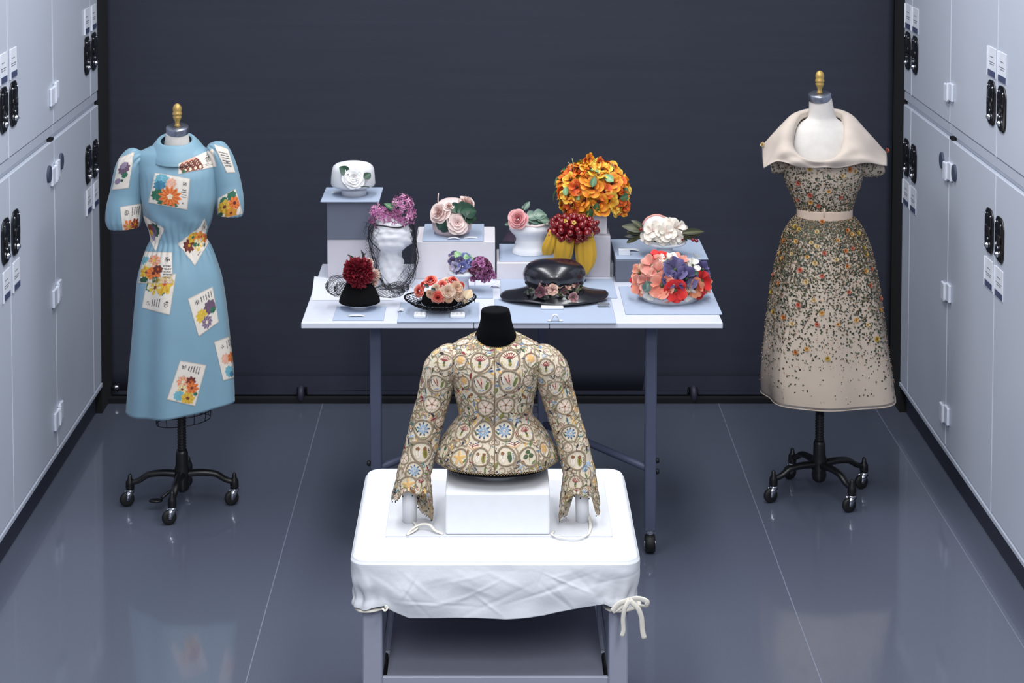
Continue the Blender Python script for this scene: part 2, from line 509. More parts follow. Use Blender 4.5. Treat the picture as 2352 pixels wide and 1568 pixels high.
def cabinet(side, y0, y1, upper, label, ycut=None):
    yc_full = (y0 + y1) / 2
    if ycut: y1 = ycut
    X = XL if side < 0 else XR
    sg = -1 if side < 0 else 1       # outward from the aisle
    z0, z1 = (1.425, 2.62) if upper else (0.0, 1.420)
    d0, d1 = (1.467, 2.59) if upper else (0.148, 1.404)
    t = Thing('storage_cabinet', label, 'cabinet', (X + sg * 0.35, (y0 + y1) / 2, z0), 'steel storage cabinets lining the aisle')
    zb0 = z0 if upper else 0.124
    xa, xb = sorted((X + sg * 0.018, X + sg * 0.70))
    t.add('body', *rbox(xa, xb, y0 + 0.001, y1 - 0.001, zb0, z1, 0.002), 'cab_rail', smooth=False)
    if not upper:
        xa, xb = sorted((X + sg * 0.03, X + sg * 0.68))
        t.add('plinth', *rbox(xa, xb, y0, y1, 0, 0.124, 0), 'plinth', smooth=False)
        xa, xb = sorted((X - sg * 0.004, X + sg * 0.03))
        t.add('bottom_rail', *rbox(xa, xb, y0, y1, 0.124, 0.143, 0.002), 'cab_rail', smooth=False)
    else:
        xa, xb = sorted((X + sg * 0.004, X + sg * 0.03))
        t.add('bottom_rail', *rbox(xa, xb, y0, y1, z0, 1.462, 0.002), 'cab_rail', smooth=False)
    ym = (y0 + y1) / 2 if ycut is None else yc_full
    for k, (a, b) in enumerate(((y0 + 0.004, ym - 0.003), (ym + 0.003, y1 - 0.004))):
        xa, xb = sorted((X, X + sg * 0.02))
        dr = t.add('door', *rbox(xa, xb, a, b, d0, d1, 0.003), 'cab', smooth=False)
        yh = ym - 0.075 if k == 0 else ym + 0.075
        zl, zc = (1.655, 1.805) if upper else (1.178, 1.018)
        t.inst('latch', LATCH, on_face(side, yh, zl), dr)
        t.inst('label_card', LABEL, on_face(side, yh, zc), dr)
    # seam bead between the two doors
    xa, xb = sorted((X - sg * 0.001, X + sg * 0.015))
    t.add('door_seal', *rbox(xa, xb, ym - 0.003, ym + 0.003, d0, d1, 0), 'hinge', smooth=False)
    for z in ((1.592, 2.10, 2.52) if upper else (1.272, 0.780, 0.280)):
        # plates are turned so that local +x points along +y on the left row, along -y on the right row
        if not ycut: t.inst('hinge_leaf', HINGE[-1 if side < 0 else 1], on_face(side, y1, z))
        t.inst('hinge_leaf', HINGE[1 if side < 0 else -1], on_face(side, y0, z))
    if not upper:
        for dy, dz in () if ycut else ((-0.105, 1.286), ):
            t.inst('magnet_disc', DISC, on_face(side, y1 + dy, dz))
        t.inst('magnet_disc', DISC, on_face(side, y0 + 0.115, 1.296))
        if ycut: return
        xa, xb = sorted((X - sg * 0.002, X + sg * 0.02))
        t.add('vent_slot', *rbox(xa, xb, y1 - 0.05, y1 - 0.012, 1.4065, 1.4185, 0), 'black', smooth=False)

yh = (PX(121.5, 277, XL)[1] + PX(125, 326, XL)[1]) / 2     # hinge seam between two cabinets
W = 2 * (yh - (PX(20, 357, XL)[1] + PX(22, 415, XL)[1]) / 2)
names = {-1: 'blue dress', 1: 'beaded dress'}
yend = {-1: PX(229, 500, XL)[1], 1: PX(2072, 500, XR)[1]}
for side in (-1, 1):
    yo = yh if side < 0 else (PX(2183, 100, XR)[1] + PX(2184, 182, XR)[1]) / 2
    for upper in (False, True):
        lev = 'upper' if upper else 'lower'
        cabinet(side, yo, yo + W, upper, f'pale grey {lev} steel cabinet next to the navy screen, {names[side]} side', yend[side])
        cabinet(side, yo - W, yo, upper, f'pale grey {lev} steel cabinet further from the navy screen, {names[side]} side')
for n, side in ((1, -1), (2, 1)):
    X = XL if side < 0 else XR
    xa, xb = sorted((X, X + side * 0.35))
    struct('gap_shade_%d' % n, *rbox(xa, xb, yend[side] + 0.004, YB + 0.30, 0, 2.62, 0), 'darkwall')  # black boxes stand in for the shade in the gaps beside the screen
# ================================================================== front cart, cloth, block, jacket
ZT = 0.65
A_ = PZ(806, 1284, ZT); B_ = PZ(1469, 1284, ZT); C_ = PZ(836, 1074, ZT)
tx0, tx1, ty0, ty1 = A_[0], B_[0], A_[1], C_[1]
txc, tyc = (tx0 + tx1) / 2, (ty0 + ty1) / 2
hx, hy = (tx1 - tx0) / 2, (ty1 - ty0) / 2

# --- steel cart
ct = Thing('rolling_cart', 'grey steel cart with a lower shelf under the white cloth', 'cart', (txc, tyc, 0))
lx0 = PZ(829, 1500, 0.40)[0]; lx1 = PZ(1447, 1500, 0.40)[0]
LEGW = 0.055
lyf = ty0 + 0.03
lyb = ty1 - 0.03
for x in (lx0, lx1 - LEGW):
    for y in (lyf, lyb - LEGW):
        lg = ct.add('leg', *rbox(x, x + LEGW, y, y + LEGW, 0.09, ZT - 0.03, 0.004), 'cart', smooth=False)
        V, F = lathe([(0.03, -0.012), (0.042, -0.010), (0.045, 0), (0.042, 0.010), (0.03, 0.012)], 20)
        ct.add('caster', V[:, [2, 0, 1]] + np.array([x + LEGW / 2, y + LEGW / 2, 0.045]), F, 'rubber', parent=lg)
        ct.add('caster_plate', *rbox(x + 0.005, x + LEGW - 0.005, y + 0.005, y + LEGW - 0.005, 0.055, 0.092, 0.003), 'chrome', parent=lg, smooth=False)
zs = PZ(1140, 1556, 0.3)
# shelf height from the pixel row of its front edge
d = ray(1140, 1556); zsh = CAM_H + d[2] * (lyf / d[1])
ct.add('shelf', *rbox(lx0 + LEGW + 0.012, lx1 - LEGW - 0.012, lyf + 0.02, lyb - 0.01, zsh - 0.012, zsh - 0.004, 0.001), 'cartshelf', smooth=False)
ct.add('shelf_front_lip', *rbox(lx0 + LEGW, lx1 - LEGW, lyf, lyf + 0.015, zsh - 0.06, zsh + 0.002, 0.003), 'cart', smooth=False)
for xa in (lx0 + 0.02, lx1 - 0.02 - 0.03):
    ct.add('shelf_side_rail', *rbox(xa, xa + 0.03, lyf + LEGW, lyb - LEGW, zsh - 0.05, zsh + 0.01, 0.003), 'cart', smooth=False)
ct.add('back_panel', *rbox(lx0 + LEGW, lx1 - LEGW, lyb - 0.02, lyb - 0.008, zsh - 0.03, ZT - 0.05, 0.002), 'cartshelf', smooth=False)
ct.add('top_panel', *rbox(tx0 + 0.012, tx1 - 0.012, ty0 + 0.012, ty1 - 0.012, ZT - 0.03, ZT - 0.008, 0.006), 'cart', smooth=False)

# --- white cloth
def cloth():
    RC = 0.045
    pts = []
    def seg(p, q, n):
        for k in range(n): pts.append((p[0] + (q[0] - p[0]) * k / n, p[1] + (q[1] - p[1]) * k / n))
    def arc(c, a0, n=14):
        for k in range(n):
            a = a0 + PI / 2 * k / n
            pts.append((c[0] + RC * math.cos(a), c[1] + RC * math.sin(a)))
    a, b = hx, hy
    arc((-a + RC, -b + RC), PI); seg((-a + RC, -b), (a - RC, -b), 300)
    arc((a - RC, -b + RC), 1.5 * PI); seg((a, -b + RC), (a, b - RC), 90)
    arc((a - RC, b - RC), 0); seg((a - RC, b), (-a + RC, b), 120)
    arc((-a + RC, b - RC), PI / 2); seg((-a, b - RC), (-a, -b + RC), 90)
    P = np.array(pts); n = len(P)
    T = np.roll(P, -1, 0) - np.roll(P, 1, 0); T /= np.linalg.norm(T, axis=1)[:, None]
    N = np.stack([T[:, 1], -T[:, 0]], 1)
    s = np.r_[0, np.cumsum(np.linalg.norm(np.diff(P, axis=0), axis=1))]
    Ltot = s[-1] + np.linalg.norm(P[0] - P[-1])
    legs = [(-a + 0.055, -b + 0.055), (a - 0.055, -b + 0.055), (a - 0.055, b - 0.055), (-a + 0.055, b - 0.055)]
    corner_s = []
    for c in ((-a, -b), (a, -b), (a, b), (-a, b)):
        corner_s.append(s[np.argmin(((P - np.array(c)) ** 2).sum(1))])
    # hem drop along the front, from the photographed hem line
    fx = np.array([806, 826, 884, 905, 940, 1000, 1090, 1160, 1250, 1330, 1385, 1400, 1450, 1469.])
    fy = np.array([1405, 1412, 1398, 1412, 1428, 1426, 1424, 1427, 1419, 1402, 1394, 1400, 1414, 1406.])
    m = mpp(ty0, ZT)
    rows = []
    nv = 64
    rng = np.random.RandomState(3)
    ph = rng.rand(12) * 6.28
    creases = [(rng.uniform(0, 1.0), rng.uniform(.12, .9), rng.uniform(-1.3, 1.3), rng.uniform(.03, .11), rng.uniform(.004, .010), rng.choice([-1, 1]) * rng.uniform(.0008, .0022)) for _ in range(42)]
    top_in = []
    for k in (0.0, 0.5, 0.9, 0.98):
        top_in.append(np.c_[P * k, np.full(n, 0.0)])
    R = list(top_in)
    # rounded edge
    for k in range(1, 5):
        an = PI / 2 * k / 4
        R.append(np.c_[P + N * (0.012 * math.sin(an) - 0.012), np.full(n, -0.012 * (1 - math.cos(an)))])
    pxs = CX + FPX * (P[:, 0] + txc) / (ty0 * math.cos(PITCH) + (CAM_H - ZT) * math.sin(PITCH))
    dropf = (np.interp(pxs, fx, fy) - 1288) * m * 1.0
    drop_side = 0.165 + 0.012 * np.sin(s * 9 + 1)
    isfront = (P[:, 1] < -b + RC)
    w = np.clip((P[:, 1] - (-b)) / 0.12, 0, 1)
    drop = dropf * (1 - w) + drop_side * w
    wc = np.zeros(n); ctr = np.zeros((n, 2))
    for cs, lc in zip(corner_s, legs):
        dd = np.abs(s - cs); dd = np.minimum(dd, Ltot - dd)
        ww = np.exp(-(dd / 0.085) ** 2)
        better = ww > wc
        wc = np.where(better, ww, wc)
        ctr[better] = lc
    for i in range(1, nv + 1):
        v = i / nv
        z = -0.012 - (drop - 0.012) * v
        pin = np.exp(-((v - 0.80) / 0.30) ** 2)
        if v > 0.80: pin = 0.55 + 0.45 * math.exp(-((v - 0.80) / 0.10) ** 2)
        tgt = ctr + (P - ctr) / (np.linalg.norm(P - ctr, axis=1)[:, None] + 1e-9) * 0.040
        wrk = (0.0020 * np.sin(s * 17 + ph[0] + 3 * v) + 0.0016 * np.sin(s * 29 + ph[1] - 5 * v) + 0.0012 * np.sin(s * 47 + ph[2] + 7 * v)
               + 0.0022 * np.sin(v * 6 + s * 8 + ph[3]) + 0.0022 * np.sin(s * 12 - v * 9 + ph[4])) * min(1, v * 2.2)
        zz = drop * v
        for (cs_, cv, an, L_, w_, am) in creases:
            ds = s - cs_ * 0.95; dz = zz - cv * 0.15
            al = ds * math.cos(an) + dz * math.sin(an); ac_ = -ds * math.sin(an) + dz * math.cos(an)
            wrk = wrk + am * np.exp(-(ac_ / w_) ** 2) * np.exp(-(al / L_) ** 2) * min(1, v * 3)
        slack = 0.016 * math.sin(PI * v) * (1 - wc)
        base = P + N * (wrk + slack * 0.4 + 0.004)[:, None]
        # gathered pleats fanning from the ties
        pl = wc * pin * 0.006 * np.sin(s * 120)
        base = base * (1 - (wc * pin)[:, None]) + tgt * (wc * pin)[:, None] + N * pl[:, None]
        R.append(np.c_[base, z])
    # folded hem: a small roll at the bottom
    R = np.array(R)
    R[:, :, 0] += txc; R[:, :, 1] += tyc; R[:, :, 2] += ZT
    V, F = loft(R, True, True, False, rev=True)
    return V, F
V, F = cloth()
tc = Thing('tablecloth', 'white cotton cloth gathered and tied over the grey cart', 'cloth', (txc, tyc, ZT))
o = tc.add('cloth_sheet', V, F, 'cloth')
o.modifiers.new('thick', 'SOLIDIFY').thickness = 0.0025
# hem fold along the front
def yb(px, py): return PY(px, py, ty0 - 0.022)
hem = [(905, 1404), (950, 1414), (1040, 1413), (1090, 1411), (1130, 1408), (1220, 1402), (1320, 1394), (1385, 1386)]
# ties
lf = ty0 - 0.012
def tie(name, pts, Y, r=0.0075, flat=0.35, n=24, par=None):
    P = smooth_path([PY(x, y, Y + dz) for x, y, dz in pts], n)
    return tc.add(name, *tube(P, r, 8, True, flat, up=(0, 1, 0)), 'creamtie', parent=par)
for x0, x1, yy in ((821, 889, 1389), (1392, 1468, 1387)):
    P = []
    cxm = (x0 + x1) / 2; ce = PY(cxm, yy, ty0 + 0.05)
    rr = (x1 - x0) / 2 * mpp(ty0, 0.53)
    for k in range(33):
        a = 2 * PI * k / 32
        P.append((ce[0] + rr * math.cos(a), ce[1] + rr * 0.95 * math.sin(a), ce[2] + 0.006 * math.cos(a)))
    tc.add('tie_band', *tube(P, 0.0075, 8, False, 0.5, up=(0, 0, 1)), 'creamtie')
tie('tie_loop', [(1446, 1377, 0), (1466, 1374, -0.01), (1487, 1383, -0.012), (1483, 1392, -0.006), (1466, 1390, -0.004), (1448, 1380, -0.004)], lf - 0.012)
tie('tie_loop', [(1446, 1377, 0), (1425, 1384, -0.01), (1406, 1404, -0.012), (1414, 1400, -0.006), (1432, 1388, -0.004), (1446, 1380, -0.004)], lf - 0.012)
tie('tie_tail', [(1446, 1378, -0.006), (1434, 1400, -0.012), (1431, 1425, -0.010), (1432, 1446, -0.008), (1428, 1461, -0.008)], lf - 0.012, 0.0065)
tie('tie_tail', [(1446, 1378, -0.006), (1466, 1398, -0.012), (1474, 1422, -0.010), (1476, 1448, -0.008), (1480, 1466, -0.008)], lf - 0.012, 0.0075)
tie('tie_loop', [(884, 1392, 0), (890, 1396, -0.006), (884, 1402, -0.008), (878, 1396, -0.004)], lf - 0.008, 0.005)

# --- thin sheet, block
ZS = ZT + 0.003
q = [PZ(885, 1231, ZS), PZ(1407, 1231, ZS), PZ(1384, 1104, ZS), PZ(908, 1104, ZS)]
xa, xb = q[0][0], q[1][0]; ya, yb2 = q[0][1], q[2][1]
single('foam_sheet', *rbox(xa, xb, ya, yb2, ZT + 0.0005, ZS + 0.002, 0.001), 'paper', 'thin pale sheet lying on the white cloth under the block', 'sheet', smooth=False)
ZS = ZS + 0.002
bl = PZ(1023, 1228, ZS); br = PZ(1263, 1228, ZS)
byf = bl[1]
d = ray(1140, 1132); zbk = CAM_H + d[2] * (byf / d[1])
V, F = rbox(bl[0], br[0], byf, byf + 0.33, ZS, zbk, 0.006, 2)
single('display_block', V, F, 'foam', 'large white foam block supporting the embroidered jacket', 'block', smooth=False)

# --- black torso form
YJ = byf + 0.165
def jx(px, py): return PY(px, py, YJ)[0]
def jz(py, dy=0.0): return PY(1136, py, YJ + dy)[2]
xj = (jx(1002, 1040) + jx(1278, 1040)) / 2
mj = mpp(YJ, 1.0)
def jrow(key, py, x0, x1, ry, p=2.2, zf=0.0, dy=0.0, front=False):
    return (key, jz(py, dy), (jx(x0, py) + jx(x1, py)) / 2, YJ, (jx(x1, py) - jx(x0, py)) / 2, ry, p, zf)
tf = Thing('torso_form', 'headless black torso form inside the embroidered jacket', 'torso form', (xj, YJ, zbk))
hemz = PY(1140, 1083, YJ - 0.150)[2]
V, F = lathe([(0.07, 0), (0.07, hemz - zbk - 0.012)], 32, (xj, YJ, zbk))
tf.add('riser', V, F, 'foam')
rows = [(0, hemz - 0.018, xj, YJ, 0.162, 0.150, 2.2, 0), (1, hemz - 0.004, xj, YJ, 0.168, 0.156, 2.2, 0), (2, hemz + 0.03, xj, YJ, 0.150, 0.13, 2.2, 0), (3, jz(950), xj, YJ, 0.085, 0.075, 2.2, 0),
        (4, jz(860), xj, YJ, 0.11, 0.085, 2.2, 0), (5, jz(790), jx(1138, 790), YJ + 0.02, 0.075, 0.06, 2, 0),
        (6, jz(762), jx(1139, 770), YJ + 0.015, 0.056, 0.056, 2, 0), (7, jz(737), jx(1139, 745), YJ + 0.01, 0.0465, 0.048, 2, 0), (8, jz(716), jx(1138, 730), YJ + 0.01, 0.0425, 0.0455, 2, 0),
        (8.25, jz(712), jx(1138, 730), YJ + 0.01, 0.040, 0.043, 2, 0), (8.35, jz(711), jx(1138, 730), YJ + 0.01, 0.034, 0.036, 2, 0)]
R, a = rings(rows, 90, 64)
tf.add('torso', *loft(R, True, True, True, rev=True), 'formblack')

# --- jacket
def jacket():
    NT = 640
    rows = [
        jrow(0.0, 1046, 1001, 1279, 0.158, 2.2, 0.0),
        jrow(1.0, 1034, 1003, 1277, 0.155, 2.2, 0.0),
        jrow(2.0, 1008, 1016, 1264, 0.140, 2.2, 0.0),
        jrow(3.0, 980, 1036, 1244, 0.115, 2.2, 0.0),
        jrow(4.0, 950, 1056, 1221, 0.089, 2.2, 0.0),
        jrow(5.0, 920, 1050, 1225, 0.094, 2.2, 0.0),
        jrow(6.0, 880, 1040, 1234, 0.106, 2.25, 0.0),
        jrow(7.0, 845, 1032, 1243, 0.112, 2.3, 0.0),
        jrow(8.0, 815, 1026, 1250, 0.100, 2.3, 0.0),
        jrow(9.0, 792, 1040, 1238, 0.086, 2.1, -0.006),
        jrow(10.0, 776, 1066, 1213, 0.074, 2.0, -0.018),
        jrow(11.0, 765, 1086, 1194, 0.064, 2.0, -0.030),
        jrow(11.6, 759, 1095, 1185, 0.060, 2.0, -0.036),
    ]
    R, a = rings(rows, 300, NT)
    # hem dips at the front to the photographed hem line
    zz = np.linspace(0, 1, 300)[:, None]
    # gentle flutes in the peplum
    pep = np.clip(1 - zz / 0.30, 0, 1)
    Nn = vnormals(R)
    R = R + Nn * (pep * 0.003 * np.cos(a * 9)[None, :])[..., None]
    return R
def sleeve(pts, nl, nt):
    """pts: px, py, dY, half width px, depth factor"""
    P = np.array([list(PY(x, y, YJ + dy)) + [hw * mj, dp] for x, y, dy, hw, dp in pts])
    Q = smooth_path(P, nl)
    C = Q[:, :3]; T = np.gradient(C, axis=0); T /= np.linalg.norm(T, axis=1)[:, None]
    f = np.array([0, -1.0, 0])
    a = np.linspace(0, 2 * PI, nt, endpoint=False)
    R = np.zeros((nl, nt, 3))
    for i in range(nl):
        y = f - T[i] * (f @ T[i]); y /= np.linalg.norm(y)
        x = np.cross(y, T[i])
        R[i] = C[i] + Q[i, 3] * (np.sin(a)[:, None] * x + Q[i, 4] * np.cos(a)[:, None] * y)
    return R
RJ = jacket()
SL = sleeve([(1058, 812, 0.0, 16, 1.6), (1036, 822, 0.0, 33, 1.45), (1014, 850, 0.0, 41, 1.2), (1003, 885, 0.0, 38, 1.15), (993, 925, -0.005, 36, 1.1), (980, 970, -0.012, 36, 1.05),
             (968, 1020, -0.03, 36, 1.0), (957, 1065, -0.045, 36, 0.95), (950, 1090, -0.055, 37, 0.95), (949, 1112, -0.06, 40, 0.95)], 260, 220)
SR = sleeve([(1220, 812, 0.0, 16, 1.6), (1242, 822, 0.0, 33, 1.45), (1264, 850, 0.0, 41, 1.2), (1275, 885, 0.0, 38, 1.15), (1287, 925, -0.005, 36, 1.1), (1300, 970, -0.012, 35, 1.05),
             (1315, 1020, -0.03, 35, 1.0), (1326, 1065, -0.045, 35, 0.95), (1331, 1090, -0.055, 36, 0.95), (1331, 1114, -0.06, 39, 0.95)], 260, 220)
def cuff(R, lens):
    """turned-out cuff flaring from the last ring; lens: drop in m by angle function"""
    last = R[-1]; c = last.mean(0); nt = len(last)
    a = np.linspace(0, 2 * PI, nt, endpoint=False)
    dirs = last - c
    T = (R[-1].mean(0) - R[-8].mean(0)); T /= np.linalg.norm(T)
    out = []
    L = lens(a)
    for v in np.linspace(0, 1, 70):
        fl = 1.0 + 0.16 * math.sin(v * 1.5)
        out.append(c + dirs * fl + T * (L * v)[:, None] * 1.0)
    return np.array(out)
# angle 0 = front, pi/2 = +x side: open at the front over the white roll
def ft(a, c, w, k=4): 
    d = np.abs((a - c + PI) % (2 * PI) - PI); return 1 / (1 + (d / w) ** (2 * k))
CLf = cuff(SL, lambda a: 0.014 + 0.078 * ft(a, 0.62 * PI, 1.0) + 0.026 * ft(a, 1.6 * PI, 0.6) + 0.004 * np.sin(7 * a))
CRt = cuff(SR, lambda a: 0.018 + 0.074 * ft(a, 1.42 * PI, 0.95) + 0.055 * ft(a, 0.42 * PI, 0.6) + 0.004 * np.sin(7 * a))

def ZP(x, y): return 900 + x * 0.28053, 680 + y * 0.28053
MOT = [  # zoomed x, y, radius px of zoom, kind
    (425, 535, 66, 'carn'), (718, 535, 82, 'carn'), (968, 515, 90, 'carn'), (1262, 585, 66, 'carn'),
    (555, 535, 60, 'peach'), (1145, 520, 63, 'peach'),
    (370, 720, 72, 'tulip'), (735, 730, 82, 'tulip'), (965, 700, 92, 'tulip'), (1118, 690, 52, 'star'), (588, 705, 56, 'peach'), (1345, 755, 64, 'tulip'),
    (325, 890, 72, 'rose'), (765, 915, 74, 'rose'), (935, 893, 76, 'rose'), (625, 935, 48, 'leafy'), (1068, 915, 48, 'leafy'), (1420, 905, 68, 'rose'),
    (250, 1088, 80, 'corn'), (745, 1110, 90, 'corn'), (920, 1098, 86, 'corn'), (575, 1105, 74, 'carn'), (1100, 1112, 76, 'carn'), (1465, 1122, 68, 'corn'),
    (247, 1280, 86, 'pods'), (550, 1320, 78, 'lily'), (725, 1318, 76, 'pods'), (940, 1308, 82, 'pods2'), (1122, 1312, 78, 'trefoil'), (1255, 1262, 66, 'peach'), (1510, 1348, 80, 'pods'),
    (425, 1270, 60, 'leafy'), (185, 1425, 72, 'corn'), (1590, 1440, 50, 'leafy'), (580, 372, 62, 'star'), (1110, 372, 58, 'star'), (690, 365, 40, 'leafy'),
    (1340, 1262, 40, 'leafy'), (1440, 1240, 40, 'star'), (470, 1180, 40, 'leafy')]
SMALL = [(640, 822, 45, 'bird'), (1085, 825, 45, 'birdr'), (665, 1215, 55, 'moth'), (1005, 1205, 55, 'moth'), (487, 440, 14, 'reddot'), (425, 432, 26, 'blueleaf'), (800, 452, 28, 'blueleaf'),
         (730, 412, 24, 'greenleaf'), (650, 470, 38, 'worm'), (810, 610, 36, 'bluebird'), (872, 595, 34, 'bluebird'), (1370, 620, 36, 'moth'), (315, 585, 26, 'moth'), (1250, 480, 30, 'blueleaf'),
         (850, 780, 34, 'greenleaf'), (1035, 1020, 34, 'blueleaf'), (275, 780, 34, 'tealleaf'), (1435, 780, 34, 'tealleaf'), (400, 1010, 34, 'carnsmall'), (1355, 1075, 30, 'carnsmall'),
         (875, 430, 26, 'orangedab'), (965, 405, 24, 'greenleaf'), (850, 1390, 34, 'greenleaf'), (1585, 1410, 34, 'blueleaf'), (1440, 1020, 30, 'tealleaf'), (440, 810, 26, 'greenleaf'), (900, 985, 34, 'greenleaf')]
CUFFM = [(130, 1545, 72, 'lily'), (245, 1530, 50, 'carnsmall'), (1500, 1530, 60, 'carnsmall')]

PAL = {k: lin(v) for k, v in dict(base=(206, 194, 174), braid=(146, 128, 106), cream=(222, 210, 196), pink=(220, 190, 172), red=(128, 34, 44), dgreen=(62, 82, 54), green=(96, 114, 66), olive=(136, 126, 56),
       blue=(94, 122, 152), lblue=(150, 172, 192), navy=(42, 54, 84), yellow=(212, 170, 92), peach=(214, 168, 124), dark=(42, 36, 38), brown=(120, 78, 46), teal=(66, 112, 118), grey=(150, 146, 138)).items()}
def motif(kind, u, v, col, hgt, rng):
    """paint a motif (u right, v up, unit radius) into col/hgt"""
    def ell(cx, cy, a, b, ang, c, h=0.5, soft=None):
        ca, sa = math.cos(ang), math.sin(ang)
        x = (u - cx) * ca + (v - cy) * sa; y = -(u - cx) * sa + (v - cy) * ca
        m = (x / a) ** 2 + (y / b) ** 2 < 1
        col[m] = PAL[c] if isinstance(c, str) else c
        hgt[m] = np.maximum(hgt[m], h)
    def line(x0, y0, x1, y1, w, c, h=0.5):
        L = math.hypot(x1 - x0, y1 - y0)
        ell((x0 + x1) / 2, (y0 + y1) / 2, L / 2 + w, w, math.atan2(y1 - y0, x1 - x0), c, h)
    def petals(n, rad, a, b, c, ph=0.0, cx=0, cy=0, h=0.5):
        for k in range(n):
            t = ph + 2 * PI * k / n
            ell(cx + rad * math.cos(t), cy + rad * math.sin(t), a, b, t, c, h)
    if kind in ('carn', 'carnsmall'):
        s = 1.0
        for t in np.linspace(-1.1, 1.1, 7):
            x1, y1 = 0.62 * math.sin(t) * s, 0.05 + 0.58 * math.cos(t)
            line(0, 0.0, x1, y1, 0.035, 'red', 0.7)
            line(x1 * 0.7, y1 * 0.7, x1 * 0.75 + 0.12, y1 * 0.7 + 0.12, 0.03, 'red', 0.7)
        ell(0, -0.12, 0.12, 0.22, 0, 'dgreen', 0.8); ell(0, -0.36, 0.13, 0.14, 0, 'olive', 0.8)
        if kind == 'carn':
            ell(-0.55, -0.35, 0.10, 0.30, 0.3, 'olive'); ell(-0.52, -0.35, 0.045, 0.22, 0.3, 'cream')
            ell(0.55, -0.35, 0.10, 0.30, -0.35, 'blue'); ell(0.50, -0.35, 0.05, 0.24, -0.35, 'cream')
    elif kind == 'peach':
        petals(6, 0.30, 0.26, 0.17, 'peach', 0.3, 0, 0.2); petals(6, 0.24, 0.16, 0.08, 'yellow', 0.3, 0, 0.2, 0.7)
        ell(0.25, -0.52, 0.42, 0.14, 0.5, 'green'); ell(0.20, -0.44, 0.36, 0.10, 0.5, 'cream', 0.6); ell(-0.45, -0.35, 0.08, 0.22, -0.4, 'grey')
    elif kind == 'tulip':
        for k, t in enumerate((-0.75, -0.45, -0.1, 0.25)):
            line(0.05, -0.28, 0.6 * math.sin(t), 0.45 * math.cos(t) + 0.1, 0.05, 'red' if k % 2 == 0 else 'pink', 0.7)
        ell(0.48, -0.08, 0.13, 0.40, -0.35, 'green', 0.7); ell(0.56, -0.02, 0.05, 0.32, -0.35, 'olive', 0.8)
        ell(-0.52, 0.05, 0.10, 0.34, 0.3, 'navy', 0.6); ell(-0.47, 0.05, 0.07, 0.28, 0.3, 'cream', 0.6)
        ell(-0.05, -0.55, 0.26, 0.09, 0.2, 'blue', 0.6); ell(-0.05, -0.55, 0.22, 0.03, 0.2, 'cream', 0.7)
        for k in range(4): ell(0.42 + 0.04 * k, 0.30 + 0.09 * k, 0.03, 0.05, 0.3, 'dark')
    elif kind in ('rose', 'star'):
        petals(5, 0.34, 0.28, 0.25, 'pink', PI / 2, h=0.5)
        for k in range(5):
            t = PI / 2 + PI / 5 + 2 * PI * k / 5
            line(0, 0, 0.55 * math.cos(t), 0.55 * math.sin(t), 0.022, 'brown', 0.7); ell(0.55 * math.cos(t), 0.55 * math.sin(t), 0.09, 0.045, t, 'dgreen', 0.7)
        petals(5, 0.34, 0.16, 0.12, 'cream', PI / 2, h=0.6)
        ell(0, 0, 0.11, 0.11, 0, 'brown' if kind == 'rose' else 'olive', 0.8)
        ell(0.62, -0.55, 0.20, 0.08, 0.8, 'lblue'); ell(-0.62, 0.5, 0.05, 0.1, 0.2, 'dark')
    elif kind == 'corn':
        petals(9, 0.36, 0.26, 0.09, 'blue', 0.1, h=0.6); petals(9, 0.26, 0.14, 0.05, 'lblue', 0.1, h=0.75); petals(9, 0.52, 0.08, 0.05, 'navy', 0.1, h=0.6)
        ell(0, 0, 0.12, 0.12, 0, 'cream', 0.8); petals(4, 0.06, 0.04, 0.02, 'dark', 0, h=0.8)
        ell(-0.6, -0.1, 0.07, 0.28, 0.5, 'dgreen'); ell(0.05, -0.72, 0.30, 0.05, 0.1, 'green')
    elif kind in ('pods', 'pods2'):
        c2 = 'olive' if kind == 'pods' else 'cream'; c1 = 'olive' if kind == 'pods' else 'dgreen'
        ell(0.28, -0.10, 0.19, 0.42, 0.05, c1, 0.8); ell(-0.30, -0.12, 0.19, 0.42, -0.05, 'cream' if kind == 'pods' else c2, 0.8)
        ell(0.28, 0.26, 0.16, 0.16, 0, 'brown' if kind == 'pods' else 'green', 0.9); ell(-0.30, 0.26, 0.16, 0.16, 0, 'brown', 0.9)
        line(0.28, -0.42, 0.28, 0.2, 0.02, 'dark', 0.8); line(-0.30, -0.42, -0.30, 0.2, 0.02, 'grey', 0.8)
        for k in range(5): ell(0.66 - 0.02 * k, -0.35 + 0.14 * k, 0.07, 0.045, 0.4, 'blue' if kind == 'pods2' else 'dark')
    elif kind == 'lily':
        petals(5, 0.32, 0.34, 0.13, 'yellow', 0.5, h=0.7); petals(5, 0.30, 0.22, 0.05, 'peach', 0.5, h=0.8)
        ell(0.62, -0.1, 0.09, 0.30, -0.6, 'green'); ell(-0.6, -0.45, 0.08, 0.22, 0.7, 'green')
    elif kind == 'trefoil':
        for cx, cy in ((0.05, 0.42), (-0.25, 0.02), (0.28, 0.08)): ell(cx, cy, 0.24, 0.20, 0.4, 'dgreen', 0.8); ell(cx, cy, 0.20, 0.02, 0.4, 'green', 0.85)
        ell(0.45, -0.5, 0.30, 0.10, 0.6, 'green'); ell(-0.5, -0.45, 0.10, 0.2, 0.3, 'brown'); line(0.05, -0.5, 0.05, 0.2, 0.03, 'olive')
    elif kind == 'leafy':
